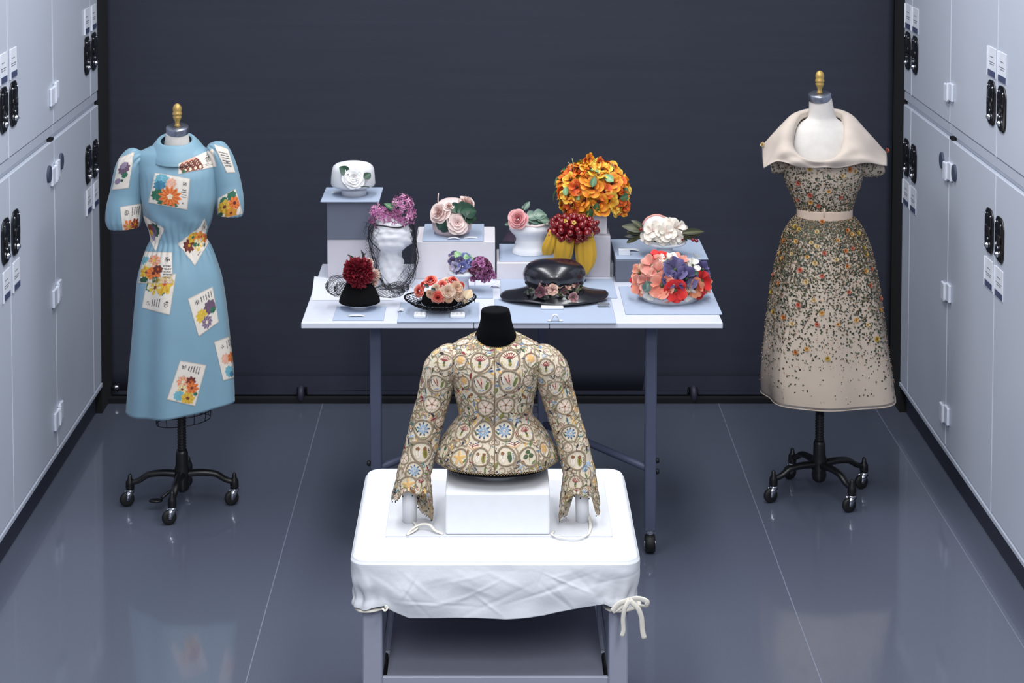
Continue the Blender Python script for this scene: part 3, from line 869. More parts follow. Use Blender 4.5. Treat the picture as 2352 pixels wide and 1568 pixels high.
        ell(0.0, 0.35, 0.24, 0.28, 0.2, 'dgreen', 0.7); ell(0.0, 0.35, 0.03, 0.26, 0.2, 'green', 0.75); ell(0.05, -0.45, 0.13, 0.42, 0.3, 'green', 0.7); ell(0.4, -0.1, 0.12, 0.2, 0, 'peach', 0.6)
    elif kind in ('bird', 'birdr'):
        f = 1 if kind == 'bird' else -1
        ell(0, 0, 0.62, 0.30, 0.6 * f, 'brown', 0.9); ell(0.40 * f, 0.45, 0.24, 0.22, 0, 'brown', 0.9); ell(-0.6 * f, -0.5, 0.30, 0.10, 0.7 * f, 'dark', 0.7); ell(0.15 * f, -0.12, 0.30, 0.16, 0.6 * f, 'peach', 1.0); ell(0.48 * f, 0.50, 0.06, 0.06, 0, 'dark', 1)
    elif kind == 'moth':
        for k, c in enumerate(('navy', 'cream', 'red', 'cream', 'peach')):
            ell(-0.45, 0.25 - 0.16 * k, 0.50, 0.10, -0.45, c, 0.7); ell(0.45, 0.25 - 0.16 * k, 0.50, 0.10, 0.45, c, 0.7)
        ell(0, -0.1, 0.10, 0.40, 0, 'brown', 0.9)
    elif kind == 'bluebird':
        ell(0, 0, 0.55, 0.34, 0.3, 'blue', 0.9); ell(0.1, 0.0, 0.34, 0.18, 0.3, 'navy', 1); ell(0.3, -0.55, 0.5, 0.22, -0.5, 'yellow', 0.7); ell(0.0, 0.6, 0.35, 0.12, 0.4, 'dark', 0.7)
    elif kind == 'reddot': ell(0, 0, 0.8, 0.9, 0, 'red', 1)
    elif kind == 'blueleaf':
        for k in range(3): ell(0, 0.45 - 0.45 * k, 0.85, 0.16, 0.25, 'lblue' if k % 2 else 'blue', 0.7)
    elif kind == 'tealleaf': ell(0, 0, 0.25, 0.95, 0.25, 'teal', 0.7); ell(0.1, 0, 0.06, 0.8, 0.25, 'navy', 0.8)
    elif kind == 'greenleaf': ell(0, 0, 0.45, 0.9, -0.4, 'green', 0.7); ell(-0.1, 0, 0.2, 0.8, -0.4, 'olive', 0.8)
    elif kind == 'orangedab': ell(0, 0, 0.8, 0.6, 0, 'yellow', 0.7)
    elif kind == 'worm':
        line(-0.8, -0.7, 0.8, 0.7, 0.07, 'dark', 0.7)
        for k in range(6): line(-0.6 + 0.22 * k, -0.4 + 0.22 * k, -0.8 + 0.22 * k, -0.1 + 0.22 * k, 0.05, 'dark', 0.7)
    elif kind == 'dab':
        c = ['dgreen', 'olive', 'blue', 'dark', 'brown', 'lblue', 'green', 'peach', 'red', 'navy', 'yellow', 'dark', 'green', 'teal'][rng.randint(14)]
        ell(0, 0, 0.9, rng.uniform(0.22, 0.42), 0, c, 0.6)
        if rng.rand() < 0.5: ell(0, 0.08, 0.6, 0.08, 0, 'cream', 0.7)
    elif kind == 'dots':
        c = ['dark', 'brown', 'green', 'navy'][rng.randint(4)]
        for k in range(5): ell(-0.8 + 0.4 * k, 0.1 * math.sin(k), 0.13, 0.22, 0.4, c, 0.7)

class Embroidery:
    def __init__(s, R, seed):
        s.R = R; n, m = R.shape[:2]
        s.P = R.reshape(-1, 3); s.N = vnormals(R).reshape(-1, 3)
        if np.mean(np.sum(s.N * (s.P - s.P.mean(0)), 1)) < 0: s.N = -s.N
        s.col = np.tile(PAL['base'], (len(s.P), 1)); s.h = np.zeros(len(s.P))
        s.free = np.ones(len(s.P)); s.rng = np.random.RandomState(seed); s.cent = []
    def tang(s, i):
        n = s.N[i]; up = np.array([0, 0, 1.0]) - n * n[2]; up /= np.linalg.norm(up) + 1e-9
        return np.cross(up, n), up      # right as seen from outside, up
    def local(s, i, r):
        d = s.P - s.P[i]
        k = np.where((np.abs(d).max(1) < r * 1.5) & (s.N @ s.N[i] > 0.1))[0]
        rt, up = s.tang(i)
        return k, d[k] @ rt / r, d[k] @ up / r
    def ring(s, i, r, kind):
        k, u, v = s.local(i, r)
        q = np.hypot(u, v); ang = np.arctan2(v, u)
        ph = s.rng.rand() * 6.28
        inn = q < 0.9
        c = s.col[k]; h = s.h[k]
        c[inn] = PAL['base'] * 1.02; h[inn] = 0.0
        motif(kind, u / 1.14, v / 1.14, c, h, s.rng)
        q2 = q + 0.05 * np.cos(3 * ang + ph)
        b = np.abs(q2 - 0.93) < 0.105
        tw = 0.85 + 0.22 * np.sin(ang * 46 + q * 14)
        c[b] = PAL['braid'] * tw[b][:, None]
        h[b] = 1.6 * np.sqrt(np.clip(1 - ((q2[b] - 0.93) / 0.105) ** 2, 0, 1))
        # coiling tail leaving the ring
        a0 = s.rng.rand() * 6.28
        tl = (np.abs(q - (1.04 + 0.28 * ((ang - a0) % 6.283) / 2.2)) < 0.075) & (((ang - a0) % 6.283) < 2.0)
        c[tl] = PAL['braid'] * 0.97; h[tl] = np.maximum(h[tl], 1.1)
        s.col[k] = c; s.h[k] = h
        s.free[k[q < 1.08]] = 0
        s.cent.append((s.P[i], r))
    def small(s, i, r, kind, rot=None):
        k, u, v = s.local(i, r)
        if rot is not None:
            ca, sa = math.cos(rot), math.sin(rot); u, v = u * ca + v * sa, -u * sa + v * ca
        c = s.col[k]; h = s.h[k]
        motif(kind, u, v, c, h, s.rng)
        s.col[k] = c; s.h[k] = h
        s.free[k[np.hypot(u, v) < 0.9]] = 0
    def curl(s, i, r):
        k, u, v = s.local(i, r)
        q = np.hypot(u, v); ang = np.arctan2(v, u); a0 = s.rng.rand() * 6.28
        t = (ang - a0) % 6.283
        b = (np.abs(q - (0.35 + 0.65 * t / 6.283)) < 0.13) & (t < 5.2)
        b &= s.free[k] > 0
        s.col[k[b]] = PAL['braid']; s.h[k[b]] = np.maximum(s.h[k[b]], 1.2)
    def fill(s, nring, ndab, rmin=0.018, rmax=0.026):
        kinds = ['carn', 'peach', 'tulip', 'rose', 'corn', 'leafy', 'pods', 'lily', 'star']
        for _ in range(nring):
            i = s.rng.randint(len(s.P)); r = s.rng.uniform(rmin, rmax)
            if all(np.linalg.norm(s.P[i] - c) > 1.05 * (r + q) for c, q in s.cent): s.ring(i, r, kinds[s.rng.randint(len(kinds))])
        for _ in range(ndab // 3):
            i = s.rng.randint(len(s.P))
            if s.free[i] > 0: s.curl(i, s.rng.uniform(0.009, 0.018))
        for _ in range(ndab):
            i = s.rng.randint(len(s.P))
            if s.free[i] > 0: s.small(i, s.rng.uniform(0.005, 0.011), 'dab' if s.rng.rand() < 0.7 else 'dots', s.rng.rand() * 6.28)
    def result(s, amp=0.0021):
        # fine parchment-like ground variation kept flat
        return s.P + s.N * (s.h * amp)[:, None], s.col

surf = {'t': Embroidery(RJ, 1), 'l': Embroidery(SL, 2), 'r': Embroidery(SR, 3), 'cl': Embroidery(CLf, 4), 'cr': Embroidery(CRt, 5)}
jfaces = {k: grid_faces(e.R.shape[0], e.R.shape[1], True) for k, e in surf.items()}
# look up the surface under each motif
def jhit(px, py):
    """nearest visible vertex under a pixel"""
    best = None
    d0 = ray(px, py); d0 = d0 / np.linalg.norm(d0)
    for k, e in surf.items():
        w = e.P - _C; t = w @ d0
        dist = np.linalg.norm(w - t[:, None] * d0, axis=1)
        ok = (dist < 0.0022) & (e.N @ d0 < -0.02)
        if ok.any():
            j = np.where(ok)[0]; i = j[np.argmin(t[j])]
            if best is None or t[i] < best[0]: best = (t[i], k, i)
    return best
for x, y, r, kind in MOT + CUFFM:
    b = jhit(*ZP(x, y))
    if b: surf[b[1]].ring(b[2], r * 0.28053 * mj, kind)
for x, y, r, kind in SMALL:
    b = jhit(*ZP(x, y))
    if b: surf[b[1]].small(b[2], r * 0.28053 * mj, kind)
surf['t'].fill(900, 3200); surf['l'].fill(500, 1100, 0.014, 0.022); surf['r'].fill(500, 1100, 0.014, 0.022)
surf['cl'].fill(120, 220, 0.010, 0.016); surf['cr'].fill(120, 220, 0.010, 0.016)
# centre front opening: a dark line edged with braid
e = surf['t']
fr = (np.abs(e.P[:, 0] - jx(1136, 900)) < 0.0022) & (e.N[:, 1] < 0)
e.col[fr] = PAL['braid'] * 0.75; e.h[fr] = 1.0
fr = (np.abs(e.P[:, 0] - jx(1136, 900)) < 0.0006) & (e.N[:, 1] < 0)
e.col[fr] = PAL['brown']; e.h[fr] = 0.2

jk = Thing('embroidered_jacket', 'cream long-sleeved jacket embroidered with coiling stems and flowers on the black torso form', 'jacket', (xj, YJ, hemz))
pn = {'t': 'bodice', 'l': 'sleeve', 'r': 'sleeve', 'cl': 'cuff', 'cr': 'cuff'}
jpart = {}
for k, e in surf.items():
    V, C = e.result()
    par = None
    if k == 'cl': par = jpart['l']
    if k == 'cr': par = jpart['r']
    jpart[k] = jk.add(pn[k], V, jfaces[k][:, ::-1] if k in ('l', 'r', 'cl', 'cr') else jfaces[k], 'embroid', parent=par, col=C)
    if k in ('cl', 'cr'): jpart[k].modifiers.new('thick', 'SOLIDIFY').thickness = 0.002
# metal lace edging with spangles at hem, neck and cuffs
def lace(ring, n, amp, r, T, nm, par):
    idx = np.linspace(0, len(ring), n, endpoint=False).astype(int)
    P = ring[idx]; c = P.mean(0)
    pts = []
    for i, p in enumerate(P):
        q = P[(i + 1) % n]; o = (p - c); o /= np.linalg.norm(o)
        pts += [p + o * 0.001, (p + q) / 2 + o * 0.002 + np.array(T) * amp]
    pts = np.array(pts + [pts[0]])
    jk.add(nm, *wires(list(zip(pts[:-1], pts[1:])), r, 5), 'gilt', parent=par)
mat('gilt', (150, 130, 96), 0.4, metal=0.4, var=0.2, scale=300)
lace(RJ[0], 150, 0.0045, 0.0010, (0, 0, -1), 'hem_lace', jpart['t'])
lace(RJ[-1], 60, 0.004, 0.0010, (0, 0, 1), 'neck_lace', jpart['t'])
lace(CLf[-1], 44, 0.005, 0.0010, (0, 0, -1), 'cuff_lace', jpart['l'])
lace(CRt[-1], 44, 0.005, 0.0010, (0, 0, -1), 'cuff_lace', jpart['r'])
bm = bmesh.new(); bmesh.ops.create_icosphere(bm, subdivisions=1, radius=1.0)
ICO = bpy.data.meshes.new('bead'); bm.to_mesh(ICO); bm.free(); ICO.materials.append(MATS['iron'])
for p in ICO.polygons: p.use_smooth = True
for ring, par in ((CLf[-1], jpart['l']), (CRt[-1], jpart['r'])):
    for i in np.linspace(0, len(ring), 13, endpoint=False).astype(int):
        jk.inst('spangle', ICO, Matrix.Translation(Vector(ring[i] + np.array([0, 0, -0.009]))) @ Matrix.Diagonal((0.0022, 0.0022, 0.003, 1)), par)

# --- rolls inside the sleeves, loose ribbons
for px, py, wpx, top, lb in ((941, 1200, 33, 1085, 'white card roll inside the cuff with the yellow flower'), (1338, 1199, 31, 1085, 'white card roll inside the cuff with the red sprig')):
    b = PZ(px, py - 3, ZS); r = wpx / 2 * mpp(b[1], ZT)
    tz = PY(px, top, b[1])[2]
    tp = PY(px - 1 if px < 1130 else px - 3, top, YJ - 0.05)
    n = 24; a = np.linspace(0, 2 * PI, n, endpoint=False)
    circ = np.stack([np.cos(a), np.sin(a), 0 * a], 1)
    R = []
    for c, rr in ((tp, r), (b, r), (b, r * 0.82), (b + (tp - b) * 0.3, r * 0.8)):
        R.append(c + circ * rr)
    V, F = loft(np.array(R), True, True, True, rev=True)
    single('card_roll', V, F, 'foam', lb, 'roll')
def ribbon(pts, r, lb, group=None, n=50, flat=0.3):
    P = smooth_path([list(PZ(x, y, ZS + 0.003 + dz)) for x, y, dz in pts], n)
    V, F = tube(P, r, 8, True, flat)
    single('ribbon', V, F, 'creamtie', lb, 'ribbon')
ribbon([(948, 1196, 0.0), (958, 1212, 0.004), (935, 1228, 0.0), (945, 1215, 0.004), (968, 1203, 0.014), (985, 1204, 0.016), (1000, 1218, 0.006), (1018, 1226, 0.0)], 0.0042, 'looped cream ribbon trailing from the cuff with the yellow flower')
ribbon([(1352, 1180, 0.015), (1356, 1200, 0.006), (1352, 1225, 0.0), (1320, 1236, 0.0), (1290, 1234, 0.0), (1268, 1226, 0.0), (1272, 1219, 0.0)], 0.0042, 'cream ribbon lying in a curve below the cuff with the red sprig')
# ================================================================== dress forms and dresses
def wheel_set():
    """caster: black wheel, chrome fork and cap; origin on the floor below the stem"""
    parts, fm = [], []
    V, F = lathe([(0.012, -0.010), (0.024, -0.010), (0.028, -0.006), (0.029, 0), (0.028, 0.006), (0.024, 0.010), (0.012, 0.010)], 20)
    V = np.stack([V[:, 0] + 0.012, V[:, 2], V[:, 1] + 0.029], 1); parts.append((V, F)); fm += [0] * len(F)
    for y in (-0.014, 0.0125):
        V = np.array([(-0.014, y, 0.060), (0.016, y, 0.060), (0.018, y, 0.026), (0.008, y, 0.024), (-0.014, y + 0.002, 0.060), (0.016, y + 0.002, 0.060), (0.018, y + 0.002, 0.026), (0.008, y + 0.002, 0.024)])
        F = [[0, 1, 2, 3], [7, 6, 5, 4], [0, 4, 5, 1], [1, 5, 6, 2], [2, 6, 7, 3], [3, 7, 4, 0]]
        parts.append((V, F)); fm += [1] * 6
    V, F = lathe([(0.017, 0.059), (0.018, 0.062), (0.016, 0.066), (0.013, 0.068)], 16); parts.append((V, F)); fm += [1] * len(F)
    V, F = join(parts)
    return make_mesh('caster', V, F, ['rubber', 'chrome'], None, True, fm)
WHEEL = wheel_set()

def dress_form(base, label, spec):
    """spec: leg angles, radius, wheel heading, cage ring, post top, neck rows, cap, finial"""
    t = Thing('dress_form', label, 'dress form', (base[0], base[1], 0))
    b = np.array([base[0], base[1], 0.0])
    # centre hub and post
    V, F = lathe([(0.014, 0.055), (0.026, 0.065), (0.030, 0.085), (0.027, 0.10), (0.034, 0.115), (0.030, 0.145), (0.025, 0.165), (0.024, 0.21), (0.019, 0.225)], 20, b)
    hub = t.add('hub', V, F, 'iron')
    prof = []
    z = 0.22
    while z < spec['spring_top']:
        prof += [(0.0155, z), (0.0185, z + 0.005), (0.0155, z + 0.010)]; z += 0.011
    prof += [(0.017, z), (0.017, z + 0.012), (0.026, z + 0.014), (0.026, z + 0.028), (0.017, z + 0.03), (0.017, spec['post_top'])]
    t.add('post', *lathe(prof, 16, b), 'iron')
    for ang in spec['legs']:
        a = math.radians(ang); d = np.array([math.cos(a), math.sin(a), 0]); r = spec['r']
        P = smooth_path([b + d * 0.0 + (0, 0, 0.125), b + d * r * 0.35 + (0, 0, 0.131), b + d * r * 0.62 + (0, 0, 0.126), b + d * r * 0.85 + (0, 0, 0.100), b + d * r + (0, 0, 0.092)], 18)
        lg = t.add('leg', *tube(P, np.linspace(0.019, 0.013, 18), 10, True, 0.8), 'iron')
        e = b + d * r
        V, F = lathe([(0.016, 0.066), (0.0175, 0.075), (0.016, 0.098), (0.009, 0.110), (0.008, 0.122), (0.004, 0.128)], 14, e)
        t.add('leg_socket', V, F, 'iron', parent=lg)
        t.inst('caster', WHEEL, Matrix.Translation(Vector(e)) @ Matrix.Rotation(math.radians(spec['heading']), 4, 'Z'), lg)
    if spec.get('pedal'):
        P = smooth_path([b + np.array((-0.02, -0.01, 0.075)), b + np.array((-0.045, -0.03, 0.065)), b + np.array((-0.075, -0.05, 0.045))], 8)
        pd = t.add('foot_pedal', *tube(P, 0.006, 8), 'iron')
        V, F = lathe([(0.026, 0), (0.028, 0.004), (0.024, 0.008)], 18, (0, 0, 0), sy=0.6)
        t.add('pedal_pad', V + b + np.array((-0.095, -0.058, 0.036)), F, 'iron', parent=pd)
    if spec.get('cage'):
        c, rx, ry, z0, z1, tl = spec['cage']
        n = 48; a = np.linspace(0, 2 * PI, n + 1)
        def rg(z, k=1.0): return np.stack([c[0] + rx * k * np.cos(a), c[1] + ry * k * np.sin(a), z + tl * np.cos(a)], 1)
        g = None
        for q in (rg(z1), rg(z0 + 0.033), rg(z0, 0.97)):
            g = t.add('cage_ring', *tube(q, 0.0018, 5, False), 'iron')
        for k in range(0, n, 4):
            p = rg(z0, 0.97)[k]; p2 = rg(z1)[k]
            t.add('cage_wire', *tube([p, rg(z0 + 0.033)[k], p2], 0.0017, 5), 'iron', parent=g)
        for k in (0, 12, 24, 36):
            t.add('cage_spoke', *tube(np.linspace(rg(z1)[k], b + np.array((0, 0, z1)), 3), 0.004, 6), 'iron', parent=g)
    # torso body under the dress and neck
    R, _ = rings(spec['body'], 70, 48)
    t.add('torso', *loft(R, True, True, True, rev=True), 'formcream')
    cp, tilt, cr, ch = spec['cap']
    M = Matrix.Translation(Vector(cp)) @ Matrix.Rotation(tilt[0], 4, 'X') @ Matrix.Rotation(tilt[1], 4, 'Y')
    V, F = lathe([(cr, -ch), (cr * 1.01, -ch * 0.9), (cr * 1.01, -0.003), (cr * 0.96, 0), (cr * 0.4, 0.001)], 32)
    def tr(V): return np.array([(M @ Vector(v))[:] for v in V])
    cpo = t.add('neck_cap', tr(V), F, 'cap_metal')
    k = spec['fin']
    V, F = lathe([(0.010 * k, 0), (0.013 * k, 0.004 * k), (0.010 * k, 0.009 * k), (0.009 * k, 0.016 * k), (0.012 * k, 0.026 * k), (0.017 * k, 0.036 * k), (0.0185 * k, 0.043 * k), (0.015 * k, 0.046 * k),
                  (0.0195 * k, 0.050 * k), (0.0195 * k, 0.058 * k), (0.0165 * k, 0.062 * k), (0.0185 * k, 0.070 * k), (0.0175 * k, 0.082 * k), (0.012 * k, 0.092 * k), (0.004 * k, 0.097 * k)], 24)
    V = V + np.array([0, 0, 0.0])
    t.add('finial', V + np.array(cp), F, 'brass')
    return t

# ---------------------------------------------------------------- left: blue dress
bL = PZ(419, 1160, 0); YL = bL[1]
mL = mpp(YL, 1.0)
def lx(px, py, dy=0): return PY(px, py, YL + dy)[0]
def lz(py, dy=0): return PY(419, py, YL + dy)[2]
def row(fx, fz, key, py, x0, x1, ry, p=2.0, zf=0.0, yc=0.0, Y=None):
    return (key, fz(py), (fx(x0, py) + fx(x1, py)) / 2, Y + yc, (fx(x1, py) - fx(x0, py)) / 2, ry, p, zf)
def lr(key, py, x0, x1, ry, p=2.2, zf=0.0, yc=0.0): return row(lx, lz, key, py, x0, x1, ry, p, zf, yc, YL)

nz0 = lz(335)
spec = dict(legs=(2, 92, 182, 268), r=0.204, heading=205, spring_top=0.40, post_top=lz(560), pedal=True,
            cage=((lx(421, 955), YL, 0), 64 * mL, 0.085, PY(421, 962, YL)[2] - 0.006, PY(421, 915, YL)[2], 0.012),
            body=[lr(0, 800, 380, 465, 0.08), lr(1, 640, 362, 465, 0.085), lr(2, 545, 362, 460, 0.07), lr(3, 440, 350, 480, 0.085), lr(4, 370, 350, 470, 0.06), lr(5, 345, 375, 445, 0.042, 2.0), lr(6, 330, 377, 436, 0.042, 2.0), lr(7, 306, 381, 433, 0.041, 2.0)],
            cap=((lx(408, 290), YL - 0.006, lz(290)), (math.radians(12), 0), 0.0435, 0.026), fin=0.93)
dress_form(bL, 'black cast-iron dress form with brass finial wearing the blue dress', spec)

# bodice and skirt as one surface
rows = [lr(0.0, 934, 297, 542, 0.175, 2.0), lr(1.0, 860, 302, 538, 0.168, 2.0), lr(2.0, 780, 308, 530, 0.158, 2.0), lr(3.0, 700, 314, 521, 0.145, 2.0), lr(4.0, 640, 319, 511, 0.130, 2.0),
        lr(5.0, 595, 330, 496, 0.110, 2.05), lr(6.0, 565, 341, 483, 0.092, 2.1), lr(6.6, 547, 348, 473, 0.083, 2.1), lr(7.2, 528, 345, 475, 0.086, 2.1), lr(8.0, 495, 334, 488, 0.102, 2.2), lr(9.0, 450, 326, 501, 0.118, 2.3),
        lr(10.0, 405, 322, 503, 0.112, 2.3), lr(11.0, 372, 314, 504, 0.090, 2.3), lr(11.6, 352, 318, 492, 0.076, 2.2), lr(12.2, 340, 340, 470, 0.064, 2.0), lr(12.8, 330, 362, 448, 0.050, 2.0)]
R, a = rings(rows, 190, 220)
key = np.linspace(0, 12.8, 190)[:, None]
Nn = vnormals(R)
sk = np.clip((6.6 - key) / 6.6, 0, 1)
gath = np.exp(-((key - 6.0) / 0.9) ** 2)
fold = sk ** 0.8 * (0.010 * np.cos(5 * a + 0.6) + 0.005 * np.cos(9 * a + 2.0 + 0.15 * key)) + gath * 0.0026 * np.cos(30 * a + 2 * np.sin(2 * a)) + np.exp(-((key - 7.3) / 0.6) ** 2) * 0.0026 * np.cos(25 * a + 1 + 2 * np.sin(3 * a))
gb = np.clip(1 - np.abs(key - 9.7) / 1.0, 0, 1) * np.clip(np.cos(a), 0, 1)
fold = fold + gb * 0.0012 * np.sin(31 * a + 1.5 * np.sin(3 * a))
bl = np.clip(1 - np.abs(key - 8.0) / 1.0, 0, 1)
fold = fold + bl * 0.004 * np.sin(7 * a + key * 3.0)
R = R + Nn * fold[..., None]
# hem: left side lower than the right, nearer hem line of the photograph
w = np.clip(1 - key / 3.0, 0, 1) ** 1.5
xrel = (R[..., 0] - bL[0]) / 0.2
R[..., 2] += (w * (0.010 + 0.028 * np.clip(xrel, -1, 1)))
RB = R
bd_ = Thing('blue_dress', 'pale blue puff-sleeved dress with printed seed-packet patches on a dress form', 'dress', (bL[0], YL, PY(419, 950, YL - 0.15)[2]))
Vb, Fb = loft(R, True, rev=True)
ob = bd_.add('bodice_and_skirt', Vb, Fb, 'bluedress')
ob.modifiers.new('thick', 'SOLIDIFY').thickness = 0.002
def puff(pts, nt=72, nl=60, gather=0.002, Y=YL):
    P = np.array([list(PY(x, y, Y + dy)) + [hw * mL, dp] for x, y, dy, hw, dp in pts])
    Q = smooth_path(P, nl); C = Q[:, :3]; T = np.gradient(C, axis=0); T /= np.linalg.norm(T, axis=1)[:, None]
    f = np.array([0, -1.0, 0]); aa = np.linspace(0, 2 * PI, nt, endpoint=False); R = np.zeros((nl, nt, 3))
    for i in range(nl):
        y = f - T[i] * (f @ T[i]); y /= np.linalg.norm(y); x = np.cross(y, T[i])
        v = i / (nl - 1)
        g = 1 + (0.07 * math.exp(-(v / 0.16) ** 2) + 0.05 * math.exp(-((1 - v) / 0.15) ** 2)) * np.cos(14 * aa + 0.5)
        R[i] = C[i] + (Q[i, 3] * g)[:, None] * (np.sin(aa)[:, None] * x + Q[i, 4] * np.cos(aa)[:, None] * y)
    return R
S1 = puff([(326, 352, 0.01, 6, 1.6), (312, 362, 0.0, 26, 1.4), (299, 392, 0, 34, 1.25), (291, 440, 0, 36, 1.15), (285, 485, -0.005, 40, 1.1), (284, 505, -0.006, 39, 1.1), (285, 522, -0.007, 33, 1.1)])
S2 = puff([(482, 334, 0.01, 6, 1.6), (497, 346, 0.0, 24, 1.4), (511, 378, 0, 29, 1.25), (521, 420, 0, 31, 1.15), (527, 455, -0.005, 31, 1.1), (529, 480, -0.006, 29, 1.1), (528, 494, -0.007, 26, 1.1)])
slv = []
for S in (S1, S2):
    V, F = loft(S, True)
    o = bd_.add('puff_sleeve', V, F, 'bluedress'); o.modifiers.new('thick', 'SOLIDIFY').thickness = 0.002
    slv.append((V, F))
# rounded turn-down collar
crow = [(0, lz(312), lx(405, 312), YL - 0.004, 36 * mL, 0.053, 2.0, -0.040), (0.5, lz(309), lx(405, 312), YL - 0.004, 40 * mL, 0.060, 2.0, -0.038), (1.2, lz(318), lx(406, 318), YL - 0.004, 51 * mL, 0.078, 2.0, -0.046), (2.0, lz(331), lx(407, 333), YL - 0.004, 62 * mL, 0.092, 2.0, -0.050), (2.6, lz(340), lx(408, 341), YL - 0.004, 70 * mL, 0.099, 1.9, -0.056)]
Rc, ac = rings(crow, 26, 96)
V, F = loft(Rc, True)
oc = bd_.add('collar', V, F, 'bluedress'); oc.modifiers.new('thick', 'SOLIDIFY').thickness = 0.003
slv.append((V, F))

allV, allF = join([(Vb, Fb)] + slv)
BVL = BVHTree.FromPolygons(allV.tolist(), allF)

# ---- printed patches
PC = {k: lin(v) for k, v in dict(paper=(222, 214, 204), edge=(205, 196, 186), orange=(222, 124, 62), dorange=(196, 88, 36), yellow=(214, 178, 66), gold=(204, 150, 40), brown=(112, 50, 40), maroon=(98, 36, 34), green=(46, 104, 80),
      dgreen=(36, 78, 58), blue=(110, 172, 188), dblue=(64, 122, 150), pink=(222, 172, 150), cream=(226, 212, 184), purple=(104, 82, 104), lpurple=(142, 126, 150), ink=(92, 90, 92), dink=(52, 50, 54)).items()}
def patch(quad, art, seed, n=64):
    q = [np.array(p, float) for p in quad]
    rng = np.random.RandomState(seed)
    u, v = np.meshgrid(np.linspace(0, 1, n), np.linspace(0, 1, n))
    px = (q[0][0] * (1 - u) + q[1][0] * u) * (1 - v) + (q[3][0] * (1 - u) + q[2][0] * u) * v
    py = (q[0][1] * (1 - u) + q[1][1] * u) * (1 - v) + (q[3][1] * (1 - u) + q[2][1] * u) * v
    V = np.zeros((n, n, 3)); ok = np.zeros((n, n), bool)
    for i in range(n):
        for j in range(n):
            d = Vector(ray(px[i, j], py[i, j])).normalized()
            h = BVL.ray_cast(Vector(_C), d)
            if h[0] is not None:
                nn = h[1] if h[1].dot(d) < 0 else -h[1]
                if nn.dot(d) < -0.06:
                    V[i, j] = np.array(h[0] + nn * 0.0032); ok[i, j] = True
    # aspect for round flowers
    W = np.linalg.norm(q[1] - q[0]); Hh = np.linalg.norm(q[3] - q[0]); asp = Hh / W
    C = np.tile(PC['paper'], (n, n, 1)) * (1 + 0.05 * (rng.rand(n, n, 1) - 0.5))
    X, Y = u, v * asp
    def blob(cx, cy, r, c, jag=0.09, k=9, squash=1.0):
        cy = cy * asp
        a = np.arctan2(Y - cy, X - cx); rr = np.hypot(X - cx, (Y - cy) / squash)
        ph = rng.rand() * 6.28
        r = r * 1.28
        m = rr < r * (1 - jag + jag * np.cos(k * a + ph))
        f = 0.72 + 0.5 * rng.rand(n, n)
        C[m] = (PC[c] * f[..., None])[m]
    def flower(cx, cy, r, c1, c2, ce, k=10):
        blob(cx, cy, r, c1, 0.14, k); 
        cyy = cy * asp; a = np.arctan2(Y - cyy, X - cx); rr = np.hypot(X - cx, Y - cyy)
        m = (rr < r * 1.05) & (np.sin(k * a + 1.0) > 0.45); C[m] = PC[c2]
        blob(cx, cy, r * 0.26, ce, 0.1, 5)
    def text(x0, y0, x1, y1, nl, vert=False):
        for l in range(nl):
            t = (l + 0.5) / nl
            if vert:
                xx = x0 + (x1 - x0) * t; m = (np.abs(u - xx) < 0.22 * (x1 - x0) / nl) & (v > y0 + 0.04 * rng.rand()) & (v < y1 - 0.05 * rng.rand()) & (rng.rand(n, n) < 0.85)
            else:
                yy = y0 + (y1 - y0) * t; m = (np.abs(v - yy) < 0.24 * (y1 - y0) / nl) & (u > x0 + 0.06 * rng.rand()) & (u < x1 - 0.06 * rng.rand()) & (rng.rand(n, n) < 0.85)
            C[m] = PC['ink']
    def crest(cx, cy, r):
        cyy = cy * asp; rr = np.hypot(X - cx, Y - cyy); m = (rr < r) & (rng.rand(n, n) < 0.55); C[m] = PC['dink']
    art(blob, flower, text, crest)
    e = (u < 0.02) | (u > 0.98) | (v < 0.02) | (v > 0.98)
    C[e] = PC['edge'] * 0.85
    F = [f for f in grid_faces(n, n).tolist() if all(ok.reshape(-1)[k] for k in f)]
    # drop faces that jump between surfaces
    Vr = V.reshape(-1, 3)
    F = [f for f in F if np.ptp(Vr[f], axis=0).max() < 0.02]
    used = np.unique(np.array(F)); mp = -np.ones(n * n, int); mp[used] = np.arange(len(used))
    F = [[int(mp[k]) for k in f][::-1] for f in F]
    bd_.add('seed_packet_patch', Vr[used], F, 'vcloth', col=C.reshape(-1, 3)[used])
Z5 = lambda L: [(220 + x * 0.255, 220 + y * 0.2551) for x, y in L]
Z6 = lambda L: [(260 + x * 0.2742, 550 + y * 0.2742) for x, y in L]
def a1(b, f, t, c): b(.24, .22, .17, 'blue'); b(.2, .4, .13, 'dblue'); b(.5, .25, .12, 'pink'); b(.2, .7, .14, 'green'); b(.38, .9, .13, 'green'); b(.62, .92, .1, 'green'); f(.52, .68, .24, 'orange', 'dorange', 'cream', 12); c(.87, .2, .06); t(.76, .36, .97, .66, 4); t(.80, .78, .94, .88, 1)
def a2(b, f, t, c):
    b(.3, .4, .2, 'pink')
    for k in range(16): 
        x, y = .1 + .13 * (k % 4) + .03 * (k // 4), .38 + .14 * (k // 4)
        b(x, y, .06, 'brown'); b(x, y, .03, 'cream')
    b(.15, .93, .05, 'green'); c(.8, .42, .07); t(.68, .7, .95, .85, 2)
def a3(b, f, t, c): b(.5, .4, .3, 'purple'); b(.45, .3, .18, 'lpurple'); b(.62, .6, .16, 'green'); b(.5, .75, .08, 'dgreen'); b(.25, .75, .16, 'lpurple')
